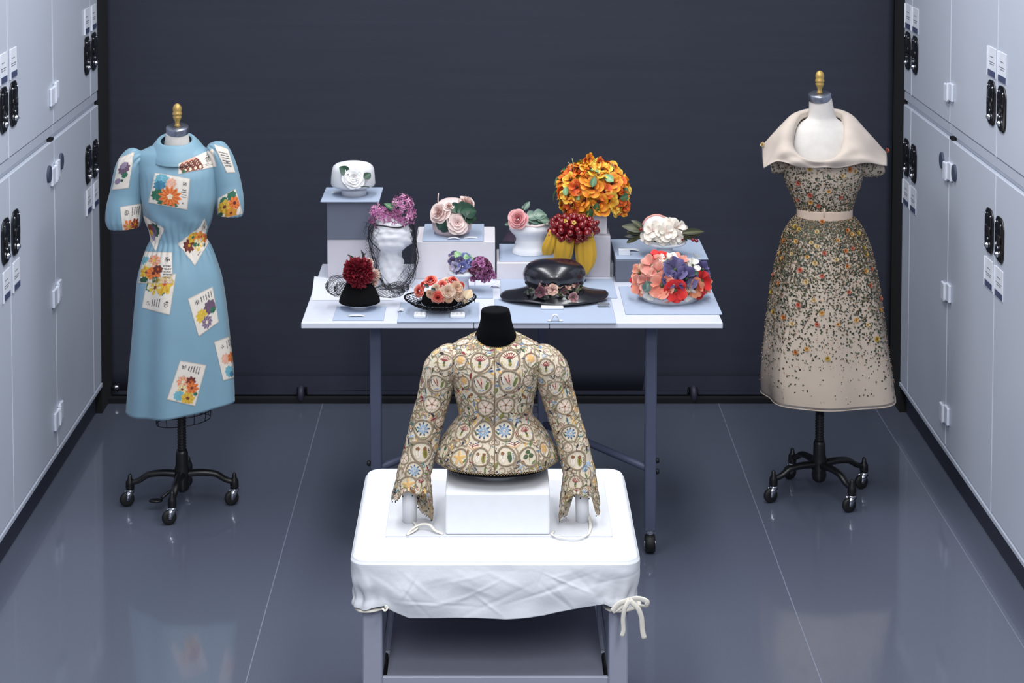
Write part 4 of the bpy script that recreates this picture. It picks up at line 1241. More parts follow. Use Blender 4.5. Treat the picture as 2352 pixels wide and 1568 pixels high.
def a4(b, f, t, c): c(.3, .28, .12); t(.52, .06, .95, .42, 4, True); f(.4, .82, .24, 'orange', 'pink', 'yellow', 7); f(.78, .74, .2, 'brown', 'dorange', 'gold', 7); b(.55, .97, .1, 'gold')
def a5(b, f, t, c): b(.6, .3, .22, 'dgreen'); b(.45, .42, .22, 'purple'); b(.3, .35, .12, 'brown'); b(.55, .6, .14, 'lpurple'); b(.35, .55, .1, 'gold')
def a6(b, f, t, c): f(.28, .35, .2, 'brown', 'maroon', 'gold', 9); f(.55, .2, .17, 'yellow', 'gold', 'green', 6); f(.72, .35, .17, 'orange', 'yellow', 'dorange', 6); f(.82, .6, .17, 'orange', 'dorange', 'yellow', 7); f(.55, .62, .2, 'cream', 'yellow', 'green', 6); b(.45, .5, .07, 'green'); b(.72, .86, .07, 'dgreen', .3); t(.3, .84, .5, .92, 1)
def a7(b, f, t, c): t(.15, .2, .85, .8, 6); b(.5, .6, .1, 'ink')
def a8(b, f, t, c): b(.3, .25, .16, 'green'); b(.72, .18, .2, 'green'); f(.32, .52, .28, 'yellow', 'gold', 'brown', 6); f(.78, .5, .24, 'orange', 'dorange', 'maroon', 8); f(.55, .85, .22, 'gold', 'orange', 'brown', 6); b(.12, .8, .1, 'dgreen')
def a9(b, f, t, c): b(.14, .3, .13, 'blue'); f(.42, .28, .18, 'pink', 'orange', 'yellow', 7); b(.22, .45, .12, 'cream'); f(.2, .65, .18, 'yellow', 'gold', 'brown', 6); f(.42, .68, .2, 'orange', 'dorange', 'maroon', 8); f(.55, .55, .13, 'brown', 'maroon', 'dorange', 7); b(.5, .9, .1, 'green'); b(.15, .9, .1, 'dgreen'); c(.83, .24, .09); t(.68, .4, .98, .85, 5)
def a10(b, f, t, c): b(.14, .2, .16, 'green'); b(.6, .42, .1, 'green'); f(.3, .15, .22, 'cream', 'yellow', 'brown', 6); f(.66, .2, .26, 'yellow', 'gold', 'dorange', 7); f(.35, .3, .17, 'yellow', 'cream', 'brown', 6); c(.2, .8, .07); t(.3, .62, .62, .9, 4, True); c(.82, .76, .08)
def a11(b, f, t, c): c(.3, .2, .09); t(.42, .08, .95, .28, 5, True); b(.75, .48, .22, 'purple'); b(.34, .58, .2, 'yellow'); b(.85, .6, .1, 'green'); f(.5, .8, .2, 'lpurple', 'purple', 'cream', 9)
def a12(b, f, t, c): c(.4, .18, .1); t(.62, .06, .98, .28, 3, True); b(.5, .5, .25, 'pink'); f(.9, .5, .24, 'orange', 'dorange', 'yellow', 7); b(.6, .82, .26, 'blue'); b(.75, .9, .14, 'dblue')
def a13(b, f, t, c): c(.22, .14, .09); t(.36, .06, .84, .26, 5, True); f(.35, .5, .2, 'pink', 'orange', 'cream', 8); f(.62, .44, .15, 'brown', 'maroon', 'dorange', 7); f(.72, .6, .2, 'orange', 'dorange', 'brown', 8); f(.4, .68, .16, 'cream', 'yellow', 'brown', 7); b(.36, .85, .16, 'blue'); f(.68, .86, .2, 'yellow', 'gold', 'brown', 7); b(.9, .72, .06, 'green')
for i, (qd, ar) in enumerate([
    (Z5([(535, 690), (850, 745), (825, 1025), (475, 960)]), a1), (Z5([(742, 612), (1058, 478), (1092, 635), (742, 708)]), a2),
    (Z5([(215, 560), (345, 508), (295, 830), (152, 848)]), a3), (Z5([(220, 1000), (412, 965), (375, 1218), (238, 1212)]), a4),
    (Z5([(432, 1072), (622, 1190), (540, 1400), (488, 1290)]), a5), (Z5([(735, 1330), (945, 1165), (1028, 1300), (890, 1530)]), a6),
    (Z5([(1060, 436), (1185, 480), (1252, 690), (1180, 692)]), a7), (Z5([(1105, 920), (1255, 835), (1322, 1062), (1100, 1112)]), a8),
    (Z6([(285, 340), (528, 283), (475, 632), (243, 570)]), a10), (Z6([(255, 100), (495, 105), (500, 370), (216, 365)]), a9),
    (Z6([(625, 495), (830, 392), (882, 690), (713, 812)]), a11), (Z6([(843, 855), (985, 803), (1014, 1155), (920, 1180)]), a12), (Z6([(560, 1010), (778, 1050), (685, 1393), (450, 1338)]), a13),
    (Z5([(940, 1165), (975, 1095), (1002, 1180), (985, 1245)]), a7)]):
    patch(qd, ar, 50 + i)

# ---------------------------------------------------------------- right: beaded dress
bR = PZ(1881, 1137, 0); YR = bR[1]
mR = mpp(YR, 1.0)
def rx(px, py, dy=0): return PY(px, py, YR + dy)[0]
def rz(py, dy=0): return PY(1887, py, YR + dy)[2]
def rr_(key, py, x0, x1, ry, p=2.1, zf=0.0, yc=0.0): return row(rx, rz, key, py, x0, x1, ry, p, zf, yc, YR)
spec = dict(legs=(22, 112, 202, 298), r=0.208, heading=200, spring_top=0.33, post_top=rz(560),
            body=[rr_(0, 800, 1840, 1930, 0.08), rr_(1, 600, 1830, 1950, 0.09), rr_(2, 487, 1838, 1950, 0.078), rr_(3, 410, 1812, 1968, 0.10), rr_(3.6, 370, 1800, 1975, 0.105), rr_(4.3, 330, 1800, 1970, 0.09), rr_(5, 300, 1815, 1955, 0.07), rr_(5.5, 283, 1838, 1938, 0.055, 2.0), rr_(6, 268, 1856, 1920, 0.044, 2.0), rr_(7, 226, 1859, 1910, 0.043, 2.0)],
            cap=((rx(1882, 212), YR - 0.006, rz(214)), (math.radians(10), math.radians(-4)), 0.0445, 0.027), fin=0.93)
dress_form(bR, 'black cast-iron dress form with brass finial wearing the beaded dress', spec)
dr = Thing('beaded_dress', 'beige cocktail dress with a wide shawl collar and beaded leaf skirt on a dress form', 'dress', (bR[0], YR, PY(1887, 945, YR - 0.16)[2]))
def skirt_rows(dz, k):
    return [rr_(0.0, 906 + dz, 1754 - k, 2056 + k, 0.200), rr_(1.0, 872 + dz * .9, 1752 - k, 2052 + k, 0.197), rr_(2.0, 800 + dz * .6, 1757 - k, 2040 + k, 0.185), rr_(3.0, 725, 1766 - k, 2029 + k, 0.172), rr_(4.0, 650, 1775 - k, 2017 + k, 0.155), rr_(5.0, 585, 1789 - k, 2003 + k, 0.138), rr_(6.0, 535, 1803 - k, 1985 + k, 0.115), rr_(7.0, 505, 1822 - k, 1966 + k, 0.094), rr_(7.6, 495, 1834, 1954, 0.082)]
def flutes(R, a, key, amp):
    sk = np.clip((6.5 - key) / 6.5, 0, 1)
    f = sk * (0.010 * np.cos(4 * a + 2.2) + 0.007 * np.cos(7 * a + 0.4)) * amp
    # a fold swinging out on the far right side
    f = f + np.clip(1 - key / 3.0, 0, 1) ** 1.3 * 0.045 * np.exp(-((a - 2.05) / 0.22) ** 2) * amp
    return R + vnormals(R) * f[..., None]
for nm, dz, k, m_ in (('underskirt', -3, -1.5, 'slip'), ('organza_overskirt', 2, 1.0, 'organza')):
    R, a = rings(skirt_rows(dz, k), 110, 160)
    R = flutes(R, a, np.linspace(0, 7.6, 110)[:, None], 1.0)
    if nm == 'underskirt': RS = R
    V, F = loft(R, True, rev=True)
    o = dr.add(nm, V, F, m_)
    if nm == 'underskirt': o.modifiers.new('thick', 'SOLIDIFY').thickness = 0.002
    else:
        OV = (V, F); ov_o = o; ROV = R
        P = np.vstack([R[0], R[0][:1]])
        dr.add('rolled_hem', *tube(P, 0.0022, 6, False), 'slip', parent=o)
brow = [rr_(0, 478, 1832, 1956, 0.083), rr_(1, 455, 1823, 1962, 0.094), rr_(2, 425, 1809, 1973, 0.110), rr_(3, 400, 1800, 1980, 0.118), rr_(4, 378, 1797, 1984, 0.115), rr_(5, 360, 1800, 1982, 0.105)]
R, a = rings(brow, 50, 120)
VBo, FBo = loft(R, True, rev=True)
RBo = R
dr.add('bodice', VBo, FBo, 'slip').modifiers.new('thick', 'SOLIDIFY').thickness = 0.002
# cap sleeves below the collar
def cap_sleeve(pts):
    P = np.array([list(PY(x, y, YR + dy)) + [hw * mR, dp] for x, y, dy, hw, dp in pts])
    Q = smooth_path(P, 24); C = Q[:, :3]; T = np.gradient(C, axis=0); T /= np.linalg.norm(T, axis=1)[:, None]
    f = np.array([0, -1.0, 0]); aa = np.linspace(0, 2 * PI, 40, endpoint=False); R = np.zeros((24, 40, 3))
    for i in range(24):
        y = f - T[i] * (f @ T[i]); y /= np.linalg.norm(y); x = np.cross(y, T[i])
        R[i] = C[i] + Q[i, 3] * (np.sin(aa)[:, None] * x + Q[i, 4] * np.cos(aa)[:, None] * y)
    return R
capR = [cap_sleeve([(1962, 372, 0.01, 22, 1.2), (1990, 380, 0.01, 25, 1.1), (2012, 380, 0.01, 24, 1.05), (2026, 377, 0.01, 20, 1.0)]), cap_sleeve([(1816, 370, 0.01, 20, 1.2), (1792, 377, 0.01, 20, 1.1), (1772, 380, 0.01, 15, 1.0)])]
for S in capR:
    V, F = loft(S, True); dr.add('cap_sleeve', V, F, 'slip').modifiers.new('thick', 'SOLIDIFY').thickness = 0.002
# belt
R, a = rings([rr_(0, 498, 1832.5, 1955.5, 0.0845), rr_(0.3, 497.5, 1832, 1956, 0.0855), rr_(1, 478, 1832, 1956, 0.0855), rr_(1.3, 477.5, 1832.5, 1955.5, 0.0845)], 12, 96)
bt = dr.add('belt', *loft(R, True, rev=True), 'belt')
bt.modifiers.new('thick', 'SOLIDIFY').thickness = 0.003
p = PY(1893, 488, YR - 0.0875)
dr.add('belt_keeper', *rbox(p[0] - 0.0035, p[0] + 0.0035, p[1] - 0.004, p[1] + 0.006, p[2] - 0.018, p[2] + 0.018, 0.0015), 'belt', parent=bt)
# wide shawl collar: folded roll at the neckline, falling over the shoulders to points
def shawl():
    n, m = 30, 180
    a = np.linspace(0, 2 * PI, m, endpoint=False)     # 0 front
    G = np.zeros((n, m, 3))
    # inner neckline edge (px outline), outer edge outline, both by angle
    ang = np.array([0, 25, 50, 75, 100, 130, 155, 180, 205, 230, 260, 285, 310, 335, 360.])
    inx = np.array([1878, 1908, 1928, 1938, 1941, 1936, 1915, 1887, 1862, 1838, 1822, 1818, 1826, 1850, 1878.])
    iny = np.array([377, 368, 350, 325, 296, 264, 254, 252, 254, 262, 292, 322, 345, 366, 377.])
    idy = np.array([-.128, -.122, -.105, -.085, -.055, .01, .05, .065, .05, .01, -.055, -.085, -.105, -.122, -.128])
    oux = np.array([1880, 1930, 1990, 2036, 2036, 2000, 1950, 1888, 1840, 1790, 1752, 1754, 1788, 1830, 1880.])
    ouy = np.array([386, 384, 374, 382, 352, 330, 318, 312, 318, 330, 334, 388, 370, 381, 386.])
    ody = np.array([-.140, -.142, -.125, -.06, .02, .09, .11, .115, .11, .09, .02, -.06, -.125, -.142, -.140])
    ad = np.degrees(a)
    f = lambda y: hermite(np.r_[ang[-3:-1] - 360, ang, ang[1:3] + 360], np.r_[y[-3:-1], y, y[1:3]][:, None], ad)[:, 0]
    I = np.array([PY(x, y, YR + d) for x, y, d in zip(f(inx), f(iny), f(idy))])
    O = np.array([PY(x, y, YR + d) for x, y, d in zip(f(oux), f(ouy), f(ody))])
    c = np.array([rx(1883, 320), YR, 0])
    # inside turn (starts inside the neckline), over the roll, out to the edge
    for i in range(n):
        v = i / (n - 1)
        if v < 0.22:
            t = v / 0.22
            base = I + (c - I) * np.array([1, 1, 0]) * 0.05 * (1 - t)
            base = base + np.array([0, 0, -0.022]) * (1 - t) ** 1.2
        else:
            t = (v - 0.22) / 0.78
            base = I * (1 - t) + O * t
            lift = 0.018 * np.sin(PI * t ** 0.6) * (1 - 0.4 * t)
            out = I - c; out[:, 2] = 0; out /= np.linalg.norm(out, axis=1)[:, None]
            base = base + np.array([0, 0, 1.0]) * lift + out * (0.02 * math.sin(PI * t ** 0.5))
        # soft creases
        cr = 0.0042 * np.sin(a * 9 + v * 7) + 0.0035 * np.sin(a * 5 - v * 11) + 0.0015 * np.sin(a * 17 + v * 5)
        base = base + np.stack([0 * a, -np.ones_like(a), 0.5 * np.ones_like(a)], 1) * (cr * v)[:, None]
        G[i] = base
    return G
G = shawl()
V, F = loft(G, True)
so = dr.add('shawl_collar', V, F, 'collarcloth'); so.modifiers.new('thick', 'SOLIDIFY').thickness = 0.0025

# ---- leaves, beads and pompoms
def scatter():
    rng = np.random.RandomState(11)
    Vs, Fs, Cs, k = [], [], [], 0
    greens = [lin(c) for c in ((38, 50, 40), (56, 72, 52), (70, 84, 62), (48, 56, 40), (30, 34, 30), (88, 92, 62), (96, 80, 60), (62, 58, 44))]
    beads = [lin(c) for c in ((196, 178, 150), (176, 146, 108), (206, 194, 178), (190, 132, 94), (156, 120, 76), (110, 86, 62))]
    surfs = []
    def add(p, nrm, kind):
        nonlocal k
        t = rng.randn(3); t -= nrm * (t @ nrm); t /= np.linalg.norm(t); b = np.cross(nrm, t)
        if kind == 'leaf':
            L = rng.uniform(0.0075, 0.0135); w = L * rng.uniform(0.50, 0.72)
            tip = nrm * rng.uniform(0.001, 0.005)
            q = np.array([p - t * L / 2 + nrm * .001, p + b * w / 2 * 1.0 + nrm * .0022, p + t * L / 2 + tip, p - b * w / 2 + nrm * .0022])
            Vs.append(q); Fs.append([k, k + 1, k + 2, k + 3]); k += 4
            Cs.append(np.tile(greens[rng.randint(len(greens))] * rng.uniform(0.55, 1.15), (4, 1)))
        else:
            r = rng.uniform(0.0014, 0.0026); o = p + nrm * r
            q = np.array([o + t * r, o + b * r, o - t * r, o - b * r, o + nrm * r, o - nrm * r * .6])
            Vs.append(q); Fs.extend([[k, k + 1, k + 4], [k + 1, k + 2, k + 4], [k + 2, k + 3, k + 4], [k + 3, k, k + 4], [k + 1, k, k + 5], [k + 2, k + 1, k + 5], [k + 3, k + 2, k + 5], [k, k + 3, k + 5]]); k += 6
            Cs.append(np.tile(beads[rng.randint(len(beads))], (6, 1)))
    def sample(R, n, dens, pl=0.62, off=0.0005):
        Nn = vnormals(R); 
        if np.mean(np.sum(Nn * (R - R.mean((0, 1))), 2)) < 0: Nn = -Nn
        nz, nt = R.shape[:2]
        c = 0
        while c < n:
            v = rng.rand()
            if rng.rand() > dens(v): continue
            fi = v * (nz - 1); i = int(min(fi, nz - 2)); fj = rng.rand() * nt; j = int(fj) % nt; j2 = (j + 1) % nt
            u0, u1 = fi - i, fj - int(fj)
            p = (R[i, j] * (1 - u1) + R[i, j2] * u1) * (1 - u0) + (R[i + 1, j] * (1 - u1) + R[i + 1, j2] * u1) * u0
            add(p + Nn[i, j] * off, Nn[i, j], 'leaf' if rng.rand() < pl else 'bead'); c += 1
    wz = lambda v: np.interp(v, [0, .10, .18, .28, .42, .60, .85, .97, 1.0], [0, 0.008, 0.06, .20, .45, .75, 0.95, .9, .3])
    sample(ROV, 23000, wz)
    sample(RBo, 5200, lambda v: np.interp(v, [0, .3, .6, 1], [1, .9, .5, .25]), 0.6)
    for S in capR: sample(S, 420, lambda v: 0.6)
    return np.vstack(Vs), Fs, np.vstack(Cs)
V, F, C = scatter()
dr.add('beadwork', V, F, 'beads', col=C, smooth=False, kind='stuff')
# pompom flowers of stitched petals
def pompom(c1, c2):
    P = []
    rng = np.random.RandomState(5)
    for lay, (n, tilt, L) in enumerate(((10, 1.5, 1.0), (9, 1.1, 1.0), (8, 0.7, 0.98), (5, 0.3, 0.95))):
        for k in range(n):
            a = 2 * PI * k / n + lay * 0.4; d = np.array([math.cos(a) * math.sin(tilt), math.sin(a) * math.sin(tilt), math.cos(tilt)]); s = np.array([-math.sin(a), math.cos(a), 0])
            q = np.array([d * .1, d * L * .7 + s * .40, d * L, d * L * .7 - s * .40])
            P.append((q, [[0, 1, 2, 3]], np.array([c2, (np.array(c1) + c2) / 2, c1, (np.array(c1) + c2) / 2])))
    V, F, C = joinc(P)
    return make_mesh('pompom_flower', V, F, 'petal', C, True)
POM = [pompom(lin(a), lin(b)) for a, b in (((222, 186, 120), (206, 146, 70)), ((214, 150, 90), (190, 108, 58)), ((212, 132, 108), (186, 90, 72)), ((226, 206, 160), (204, 170, 110)), ((206, 182, 96), (180, 142, 56)))]
Z9 = [(550, 97, 1), (352, 133, 4), (380, 152, 4), (512, 172, 3), (770, 190, 0), (737, 162, 1), (818, 184, 4), (358, 243, 0), (470, 252, 3), (512, 282, 3), (668, 235, 0), (325, 336, 3), (438, 360, 0), (566, 332, 2), (726, 314, 1), (776, 296, 2),
      (880, 342, 4), (497, 406, 3), (656, 380, 3), (386, 458, 2), (737, 430, 1), (875, 466, 0), (550, 502, 2), (430, 548, 3), (910, 575, 2), (228, 558, 1), (748, 622, 2), (490, 684, 3), (372, 720, 2), (548, 780, 0), (806, 832, 0), (326, 862, 3),
      (892, 870, 3), (512, 866, 2), (668, 866, 0), (436, 1050, 0), (352, 1076, 1), (590, 1122, 4), (262, 812, 1), (188, 770, 4), (300, 102, 4), (268, 240, 1), (238, 330, 0), (190, 492, 2), (985, 672, 2), (960, 975, 4), (862, 290, 4), (820, 92, 2), (255, 370, 0), (175, 622, 4), (920, 450, 2), (985, 760, 0)]
Z8 = [(578, 1022, 4), (955, 1028, 1), (473, 1155, 2), (757, 1235, 0), (582, 1268, 2), (868, 1290, 2), (470, 1310, 2), (587, 1335, 0), (660, 1370, 2), (890, 1090, 3), (1005, 1045, 3)]
OBV = BVHTree.FromPolygons(np.vstack([OV[0], VBo]).tolist(), list(OV[1]) + [[i + len(OV[0]) for i in f] for f in FBo])
pom = [(1720 + x * 0.306, 480 + y * 0.306, k) for x, y, k in Z9] + [(1720 + x * 0.2423, 140 + y * 0.2423, k) for x, y, k in Z8]
prng = np.random.RandomState(8)
for x, y, k in pom:
    d = Vector(ray(x, y)).normalized(); h = OBV.ray_cast(Vector(_C), d)
    if h[0] is None: continue
    nn = h[1] if h[1].dot(d) < 0 else -h[1]
    s = prng.uniform(0.0095, 0.0125)
    dr.inst('pompom_flower', POM[k], M_at(h[0] + nn * 0.001, nn, s, twist=prng.rand() * 6))
for x, y, k in ((2037, 345, 2), (1752, 332, 3)):
    dr.inst('pompom_flower', POM[k], M_at(PY(x, y, YR - 0.0), (1 if x > 1900 else -1, -0.6, 0.2), 0.011))
# ================================================================== hat table
ZH = 0.90
qa = PZ(691, 741, ZH); qb = PZ(1662, 743, ZH); qc = PZ(745, 606, ZH)
hx0, hx1, hy0, hy1 = qa[0], qb[0], qa[1], qc[1]
hm = mpp(hy0, ZH)
ht = Thing('hobby_table', 'long white folding table on grey metal legs carrying the hats', 'table', ((hx0 + hx1) / 2, (hy0 + hy1) / 2, 0))
s1 = PZ(1088, 742, ZH)[0]; s2 = PZ(1262, 742, ZH)[0]
for a, b in ((hx0, s1), (s1, s2), (s2, hx1)):
    V, F = rbox(a + 0.0012, b - 0.0012, hy0, hy1, ZH - 0.021, ZH, 0.002)
    ht.add('table_leaf', V, F, 'tabletop', smooth=False)
def hleg(px, Y, ztop, w=0.042, caster=True):
    x = PY(px, 800, Y)[0]
    lg = ht.add('leg', *rbox(x - w / 2, x + w / 2, Y - w / 2, Y + w / 2, 0.085, ztop, 0.004), 'tableleg', smooth=False)
    if caster:
        V, F = lathe([(0.018, -0.014), (0.030, -0.014), (0.034, -0.008), (0.035, 0), (0.034, 0.008), (0.030, 0.014), (0.018, 0.014)], 20)
        ht.add('caster', np.stack([V[:, 2] * 1.3, V[:, 0], V[:, 1]], 1) + np.array([x, Y, 0.035]), F, 'rubber', parent=lg)
        V, F = lathe([(0.004, 0), (0.014, 0.001), (0.014, 0.004), (0.004, 0.006)], 14)
        for sg in (-1, 1):
            ht.add('caster_hub', np.stack([sg * (V[:, 2] + 0.017), V[:, 0], V[:, 1]], 1) + np.array([x, Y, 0.035]), F, 'chrome', parent=lg)
        ht.add('caster_stem', *lathe([(0.008, 0.06), (0.012, 0.066), (0.012, 0.08), (0.008, 0.09)], 14, (x, Y, 0)), 'chrome', parent=lg)
    return x
YF = PZ(1493, 1262, 0.01)[1]
xr_ = hleg(1495, YF, ZH - 0.02)
xl_ = hleg(863, YF, ZH - 0.02)
YRr = hy1 - 0.22
hleg(1246, YRr, ZH - 0.02, 0.036)
hleg(1118, YRr, ZH - 0.02, 0.036)
xm = PY(1246, 800, YRr)[0]; xm2 = PY(1118, 800, YRr)[0]
ht.add('cross_bar', *rbox(xm2 + 0.018, xm - 0.018, YRr - 0.012, YRr + 0.012, PY(1234, 940, YRr)[2] - 0.012, PY(1234, 940, YRr)[2] + 0.012, 0.003), 'tableleg', smooth=False)
for x, xe, k in ((xr_, xm, 1), (xl_, xm2, -1)):
    z0 = PY(1490, 1077, YF)[2]; z1 = PY(1345, 1036, YF + 0.25)[2]
    P = np.array([(x, YF, z0), (xe, YRr, z0 + 0.005)])
    ht.add('brace', *tube(np.linspace(P[0], P[1], 4), 0.014, 6), 'tableleg')
    V, F = lathe([(0.010, 0), (0.011, 0.006), (0.008, 0.012), (0.002, 0.013)], 12)
    for zz in ((PY(1505, 1055, YF)[2], PY(1505, 1080, YF)[2]) if k > 0 else (PY(857, 1058, YF)[2],)):
        ht.add('bolt', np.stack([k * (V[:, 2] + 0.020), V[:, 0], V[:, 1]], 1) + np.array([x, YF - 0.01 if k > 0 else YF - 0.026, zz]), F, 'black')

# ---------------------------------------------------------------- boxes and mats
def riser(name, px0, px1, pyb, pyt, z0, depth, m_, label, cat='box', b=0.002):
    A = PZ(px0, pyb, z0); B = PZ(px1, pyb, z0)
    d = ray(px0, pyt); z1 = CAM_H + d[2] * (A[1] / d[1])
    V, F = rbox(A[0], B[0], A[1], A[1] + depth, z0, z1, b)
    single(name, V, F, m_, label, cat, 'boxes raising the hats', smooth=False)
    return z1, A[1]
def board(px0, px1, pyf, pyb, z, label, th=0.005):
    A = PZ(px0, pyf, z + th); B = PZ(px1, pyf, z + th); C = PZ(px0, pyb, z + th)
    V, F = rbox(A[0], B[0], A[1], C[1], z + 0.0005, z + th, 0.001)
    single('mat_board', V, F, 'mat', label, 'mat', 'pale blue-grey boards under the hats', smooth=False)
    return z + th
zA1, yA = riser('display_box', 752, 866, 638, 549, ZH, 0.20, 'boxlight', 'pale grey box standing on the table under the dark grey box')
d = ray(752, 549); 
zA2, _ = riser('display_box', 751, 866, 549.5, 463, zA1 + 0.0005, 0.20, 'boxgrey', 'dark grey box stacked on the pale box under the white pillbox')
zMA = board(736, 871, 462, 430, zA2, 'pale blue-grey board under the white pillbox hat')
zB, yB = riser('display_box', 955, 1137, 641, 555, ZH, 0.27, 'boxwhite', 'wide white box under the pink rose hat with green leaves')
zMB = board(970, 1111, 552, 514, zB, 'pale blue-grey board under the pink rose hat with green leaves')
zC, yC = riser('display_box', 1141, 1300, 643, 604, ZH, 0.24, 'boxwhite', 'low white box under the single large pink rose')
zMC = board(1147, 1290, 598, 560, zC, 'pale blue-grey board under the single large pink rose')
zD, yD = riser('display_box', 1311, 1402, 636, 543, ZH, 0.15, 'boxlight', 'tall pale box standing on the table behind the cherries')
zD2, yD2 = riser('display_box', 1318, 1394, 538, 478, zD + 0.0005, 0.12, 'boxwhite', 'small white box directly under the orange flower hat')
zE, yE = riser('display_box', 1414, 1610, 648, 598, ZH, 0.25, 'boxgrey', 'low dark grey box under the white magnolia hat')
zME = board(1415, 1627, 594, 549, zE, 'pale blue-grey board under the white magnolia hat')
# paper and boards lying on the table
P = [PZ(715, 690, ZH), PZ(905, 690, ZH), PZ(905, 640, ZH), PZ(722, 640, ZH)]
G = np.zeros((10, 16, 3))
for i in range(10):
    for j in range(16):
        u, v = j / 15, i / 9
        p = (P[0] * (1 - u) + P[1] * u) * (1 - v) + (P[3] * (1 - u) + P[2] * u) * v
        G[i, j] = p + np.array([0, 0, 0.001 + 0.012 * max(0, 0.35 - u) ** 2 * v * 6])
V, F = loft(G, False)
o = single('paper_sheet', V, F, 'white', 'curling white paper sheet beneath the black net veil', 'paper')
board(764, 881, 734, 703, ZH, 'pale blue-grey board under the black cone hat', 0.004)
board(912, 1100, 739, 694, ZH, 'pale blue-grey board under the black net hat', 0.004)
board(1012, 1132, 683, 655, ZH, 'pale blue-grey board under the violet flowers', 0.004)
board(1136, 1416, 741, 686, ZH, 'pale blue-grey board in front under the wide-brimmed black hat', 0.004)
board(1150, 1418, 683, 640, ZH, 'pale blue-grey board behind the wide-brimmed black hat', 0.004)
board(1437, 1659, 720, 657, ZH, 'pale blue-grey board under the poppy hat', 0.005)
ZM = ZH + 0.004

# ---------------------------------------------------------------- flower library (unit radius, facing +Z)
def petals(layers, c_in, c_out, seed=0, nu=5, nv=7, wave=0.05, jag=0.0, cvar=0.1, c_tip=None, centre=None, pw=1.0, mat_='petal', name='flower', tipk=.8, tipr=.16):
    rng = np.random.RandomState(seed); P = []
    c_in, c_out = lin(c_in), lin(c_out); ct = lin(c_tip) if c_tip else c_out
    for n, r0, r1, h0, h1, ha, curl, ph in layers:
        for k in range(n):
            a0 = ph + 2 * PI * k / n + rng.uniform(-.12, .12)
            u = np.linspace(0, 1, nu)[:, None]; v = np.linspace(-1, 1, nv)[None, :]
            w = ha * (0.35 + 0.65 * np.sqrt(u)) * np.sqrt(np.clip(1 - (np.maximum(0, u - .68) / .32) ** 2 * tipk, 0, 1))
            R1 = r1 * rng.uniform(.92, 1.06)
            r = r0 + (R1 * (1 - tipr * v * v) - r0) * u
            h = h0 + (h1 - h0) * u ** pw - curl * u ** 3 + rng.uniform(-.03, .03) + 0.06 * v * v * u
            wv = wave * np.sin(v * 4 + rng.rand() * 6) * u ** 2
            h = h + wv
            if jag: r = r + jag * (u == 1) * rng.uniform(-1, 1, (1, nv))
            a = a0 + v * w
            X = r * np.cos(a); Y = r * np.sin(a)
            V = np.stack([X, Y, h + 0 * X], -1).reshape(-1, 3)
            f = rng.uniform(1 - cvar, 1 + cvar)
            uu = np.broadcast_to(u, X.shape).reshape(-1, 1)
            C = np.where(uu < .75, c_in + (c_out - c_in) * (uu / .75), c_out + (ct - c_out) * ((uu - .75) / .25)) * f
            P.append((V, grid_faces(nu, nv).tolist(), np.clip(C, 0, 1)))
    if centre:
        cr, ch, cc = centre
        V, F = lathe([(cr, 0), (cr * .9, ch * .5), (cr * .5, ch * .9), (cr * .1, ch)], 8)
        P.append((V + np.array([0, 0, 0.05]), F, lin(cc)))
    V, F, C = joinc(P)
    return make_mesh(name, V, F, mat_, C, True)
def rose(ci, co, ct=None, seed=0, name='rose', tight=1.0, mat_='petal'):
    return petals([(2, .02, .14, .18, .66, 2.2, .0, 0), (3, .08, .27, .12, .64, 1.6, .02, .9), (3, .12, .42, .08, .60, 1.5, .05, .4), (4, .15, .60, .02, .50, 1.15, .08, .2), (5, .18, .80, -.04, .34, .95, .10, .7), (5, .2, 1.0, -.10, .12, .85, .12, .1)], ci, co, seed, wave=.03, c_tip=ct, name=name, pw=.8, mat_=mat_, nv=9, tipk=.35, tipr=.12)
def camellia(ci, co, ct=None, seed=0, name='camellia'):
    return petals([(2, .02, .17, .20, .46, 2.0, .02, 0), (3, .05, .32, .12, .44, 1.5, .03, .6), (4, .08, .55, .06, .40, 1.1, .06, .3), (5, .12, .80, .02, .30, .90, .08, .1), (5, .15, 1.0, -.06, .16, .85, .10, .6)], ci, co, seed, wave=.02, c_tip=ct, name=name, nv=9, tipk=.35, tipr=.14)
def trumpet(ci, co, ct=None, seed=0, name='flower', centre=(.16, .25, (60, 14, 8)), n=5):
    return petals([(n, .03, 1.0, .0, .5, .78, .22, 0), (3, .03, .6, .05, .5, .8, .08, .6)], ci, co, seed, wave=.10, c_tip=ct, centre=centre, name=name, tipk=.45)
def carnation(ci, co, ct=None, seed=0, name='carnation', n=1.0):
    L = []
    for i, (k, r1, h1) in enumerate(((6, .25, .85), (9, .5, .75), (12, .75, .55), (14, .95, .25), (14, 1.0, -.05), (12, .9, -.35))):
        L.append((k, .05, r1, .0, h1, .35, .0, i * .37))
    return petals(L, ci, co, seed, nu=4, nv=6, wave=.10, jag=.09, cvar=.25, c_tip=ct, name=name)
def poppy(ci, co, ct=None, seed=0, name='poppy', centre=(.16, .22, (60, 80, 50))):
    return petals([(3, .04, .95, .0, .38, .95, .02, 0), (3, .04, 1.0, -.05, .2, 1.0, .06, 1.05)], ci, co, seed, nu=6, nv=9, wave=.12, c_tip=ct, centre=centre, name=name, tipk=.5)
def floret(ci, co, seed=0):
    return petals([(4, .05, 1.0, .0, .15, .5, .12, 0)], ci, co, seed, nu=3, nv=3, wave=0.02)
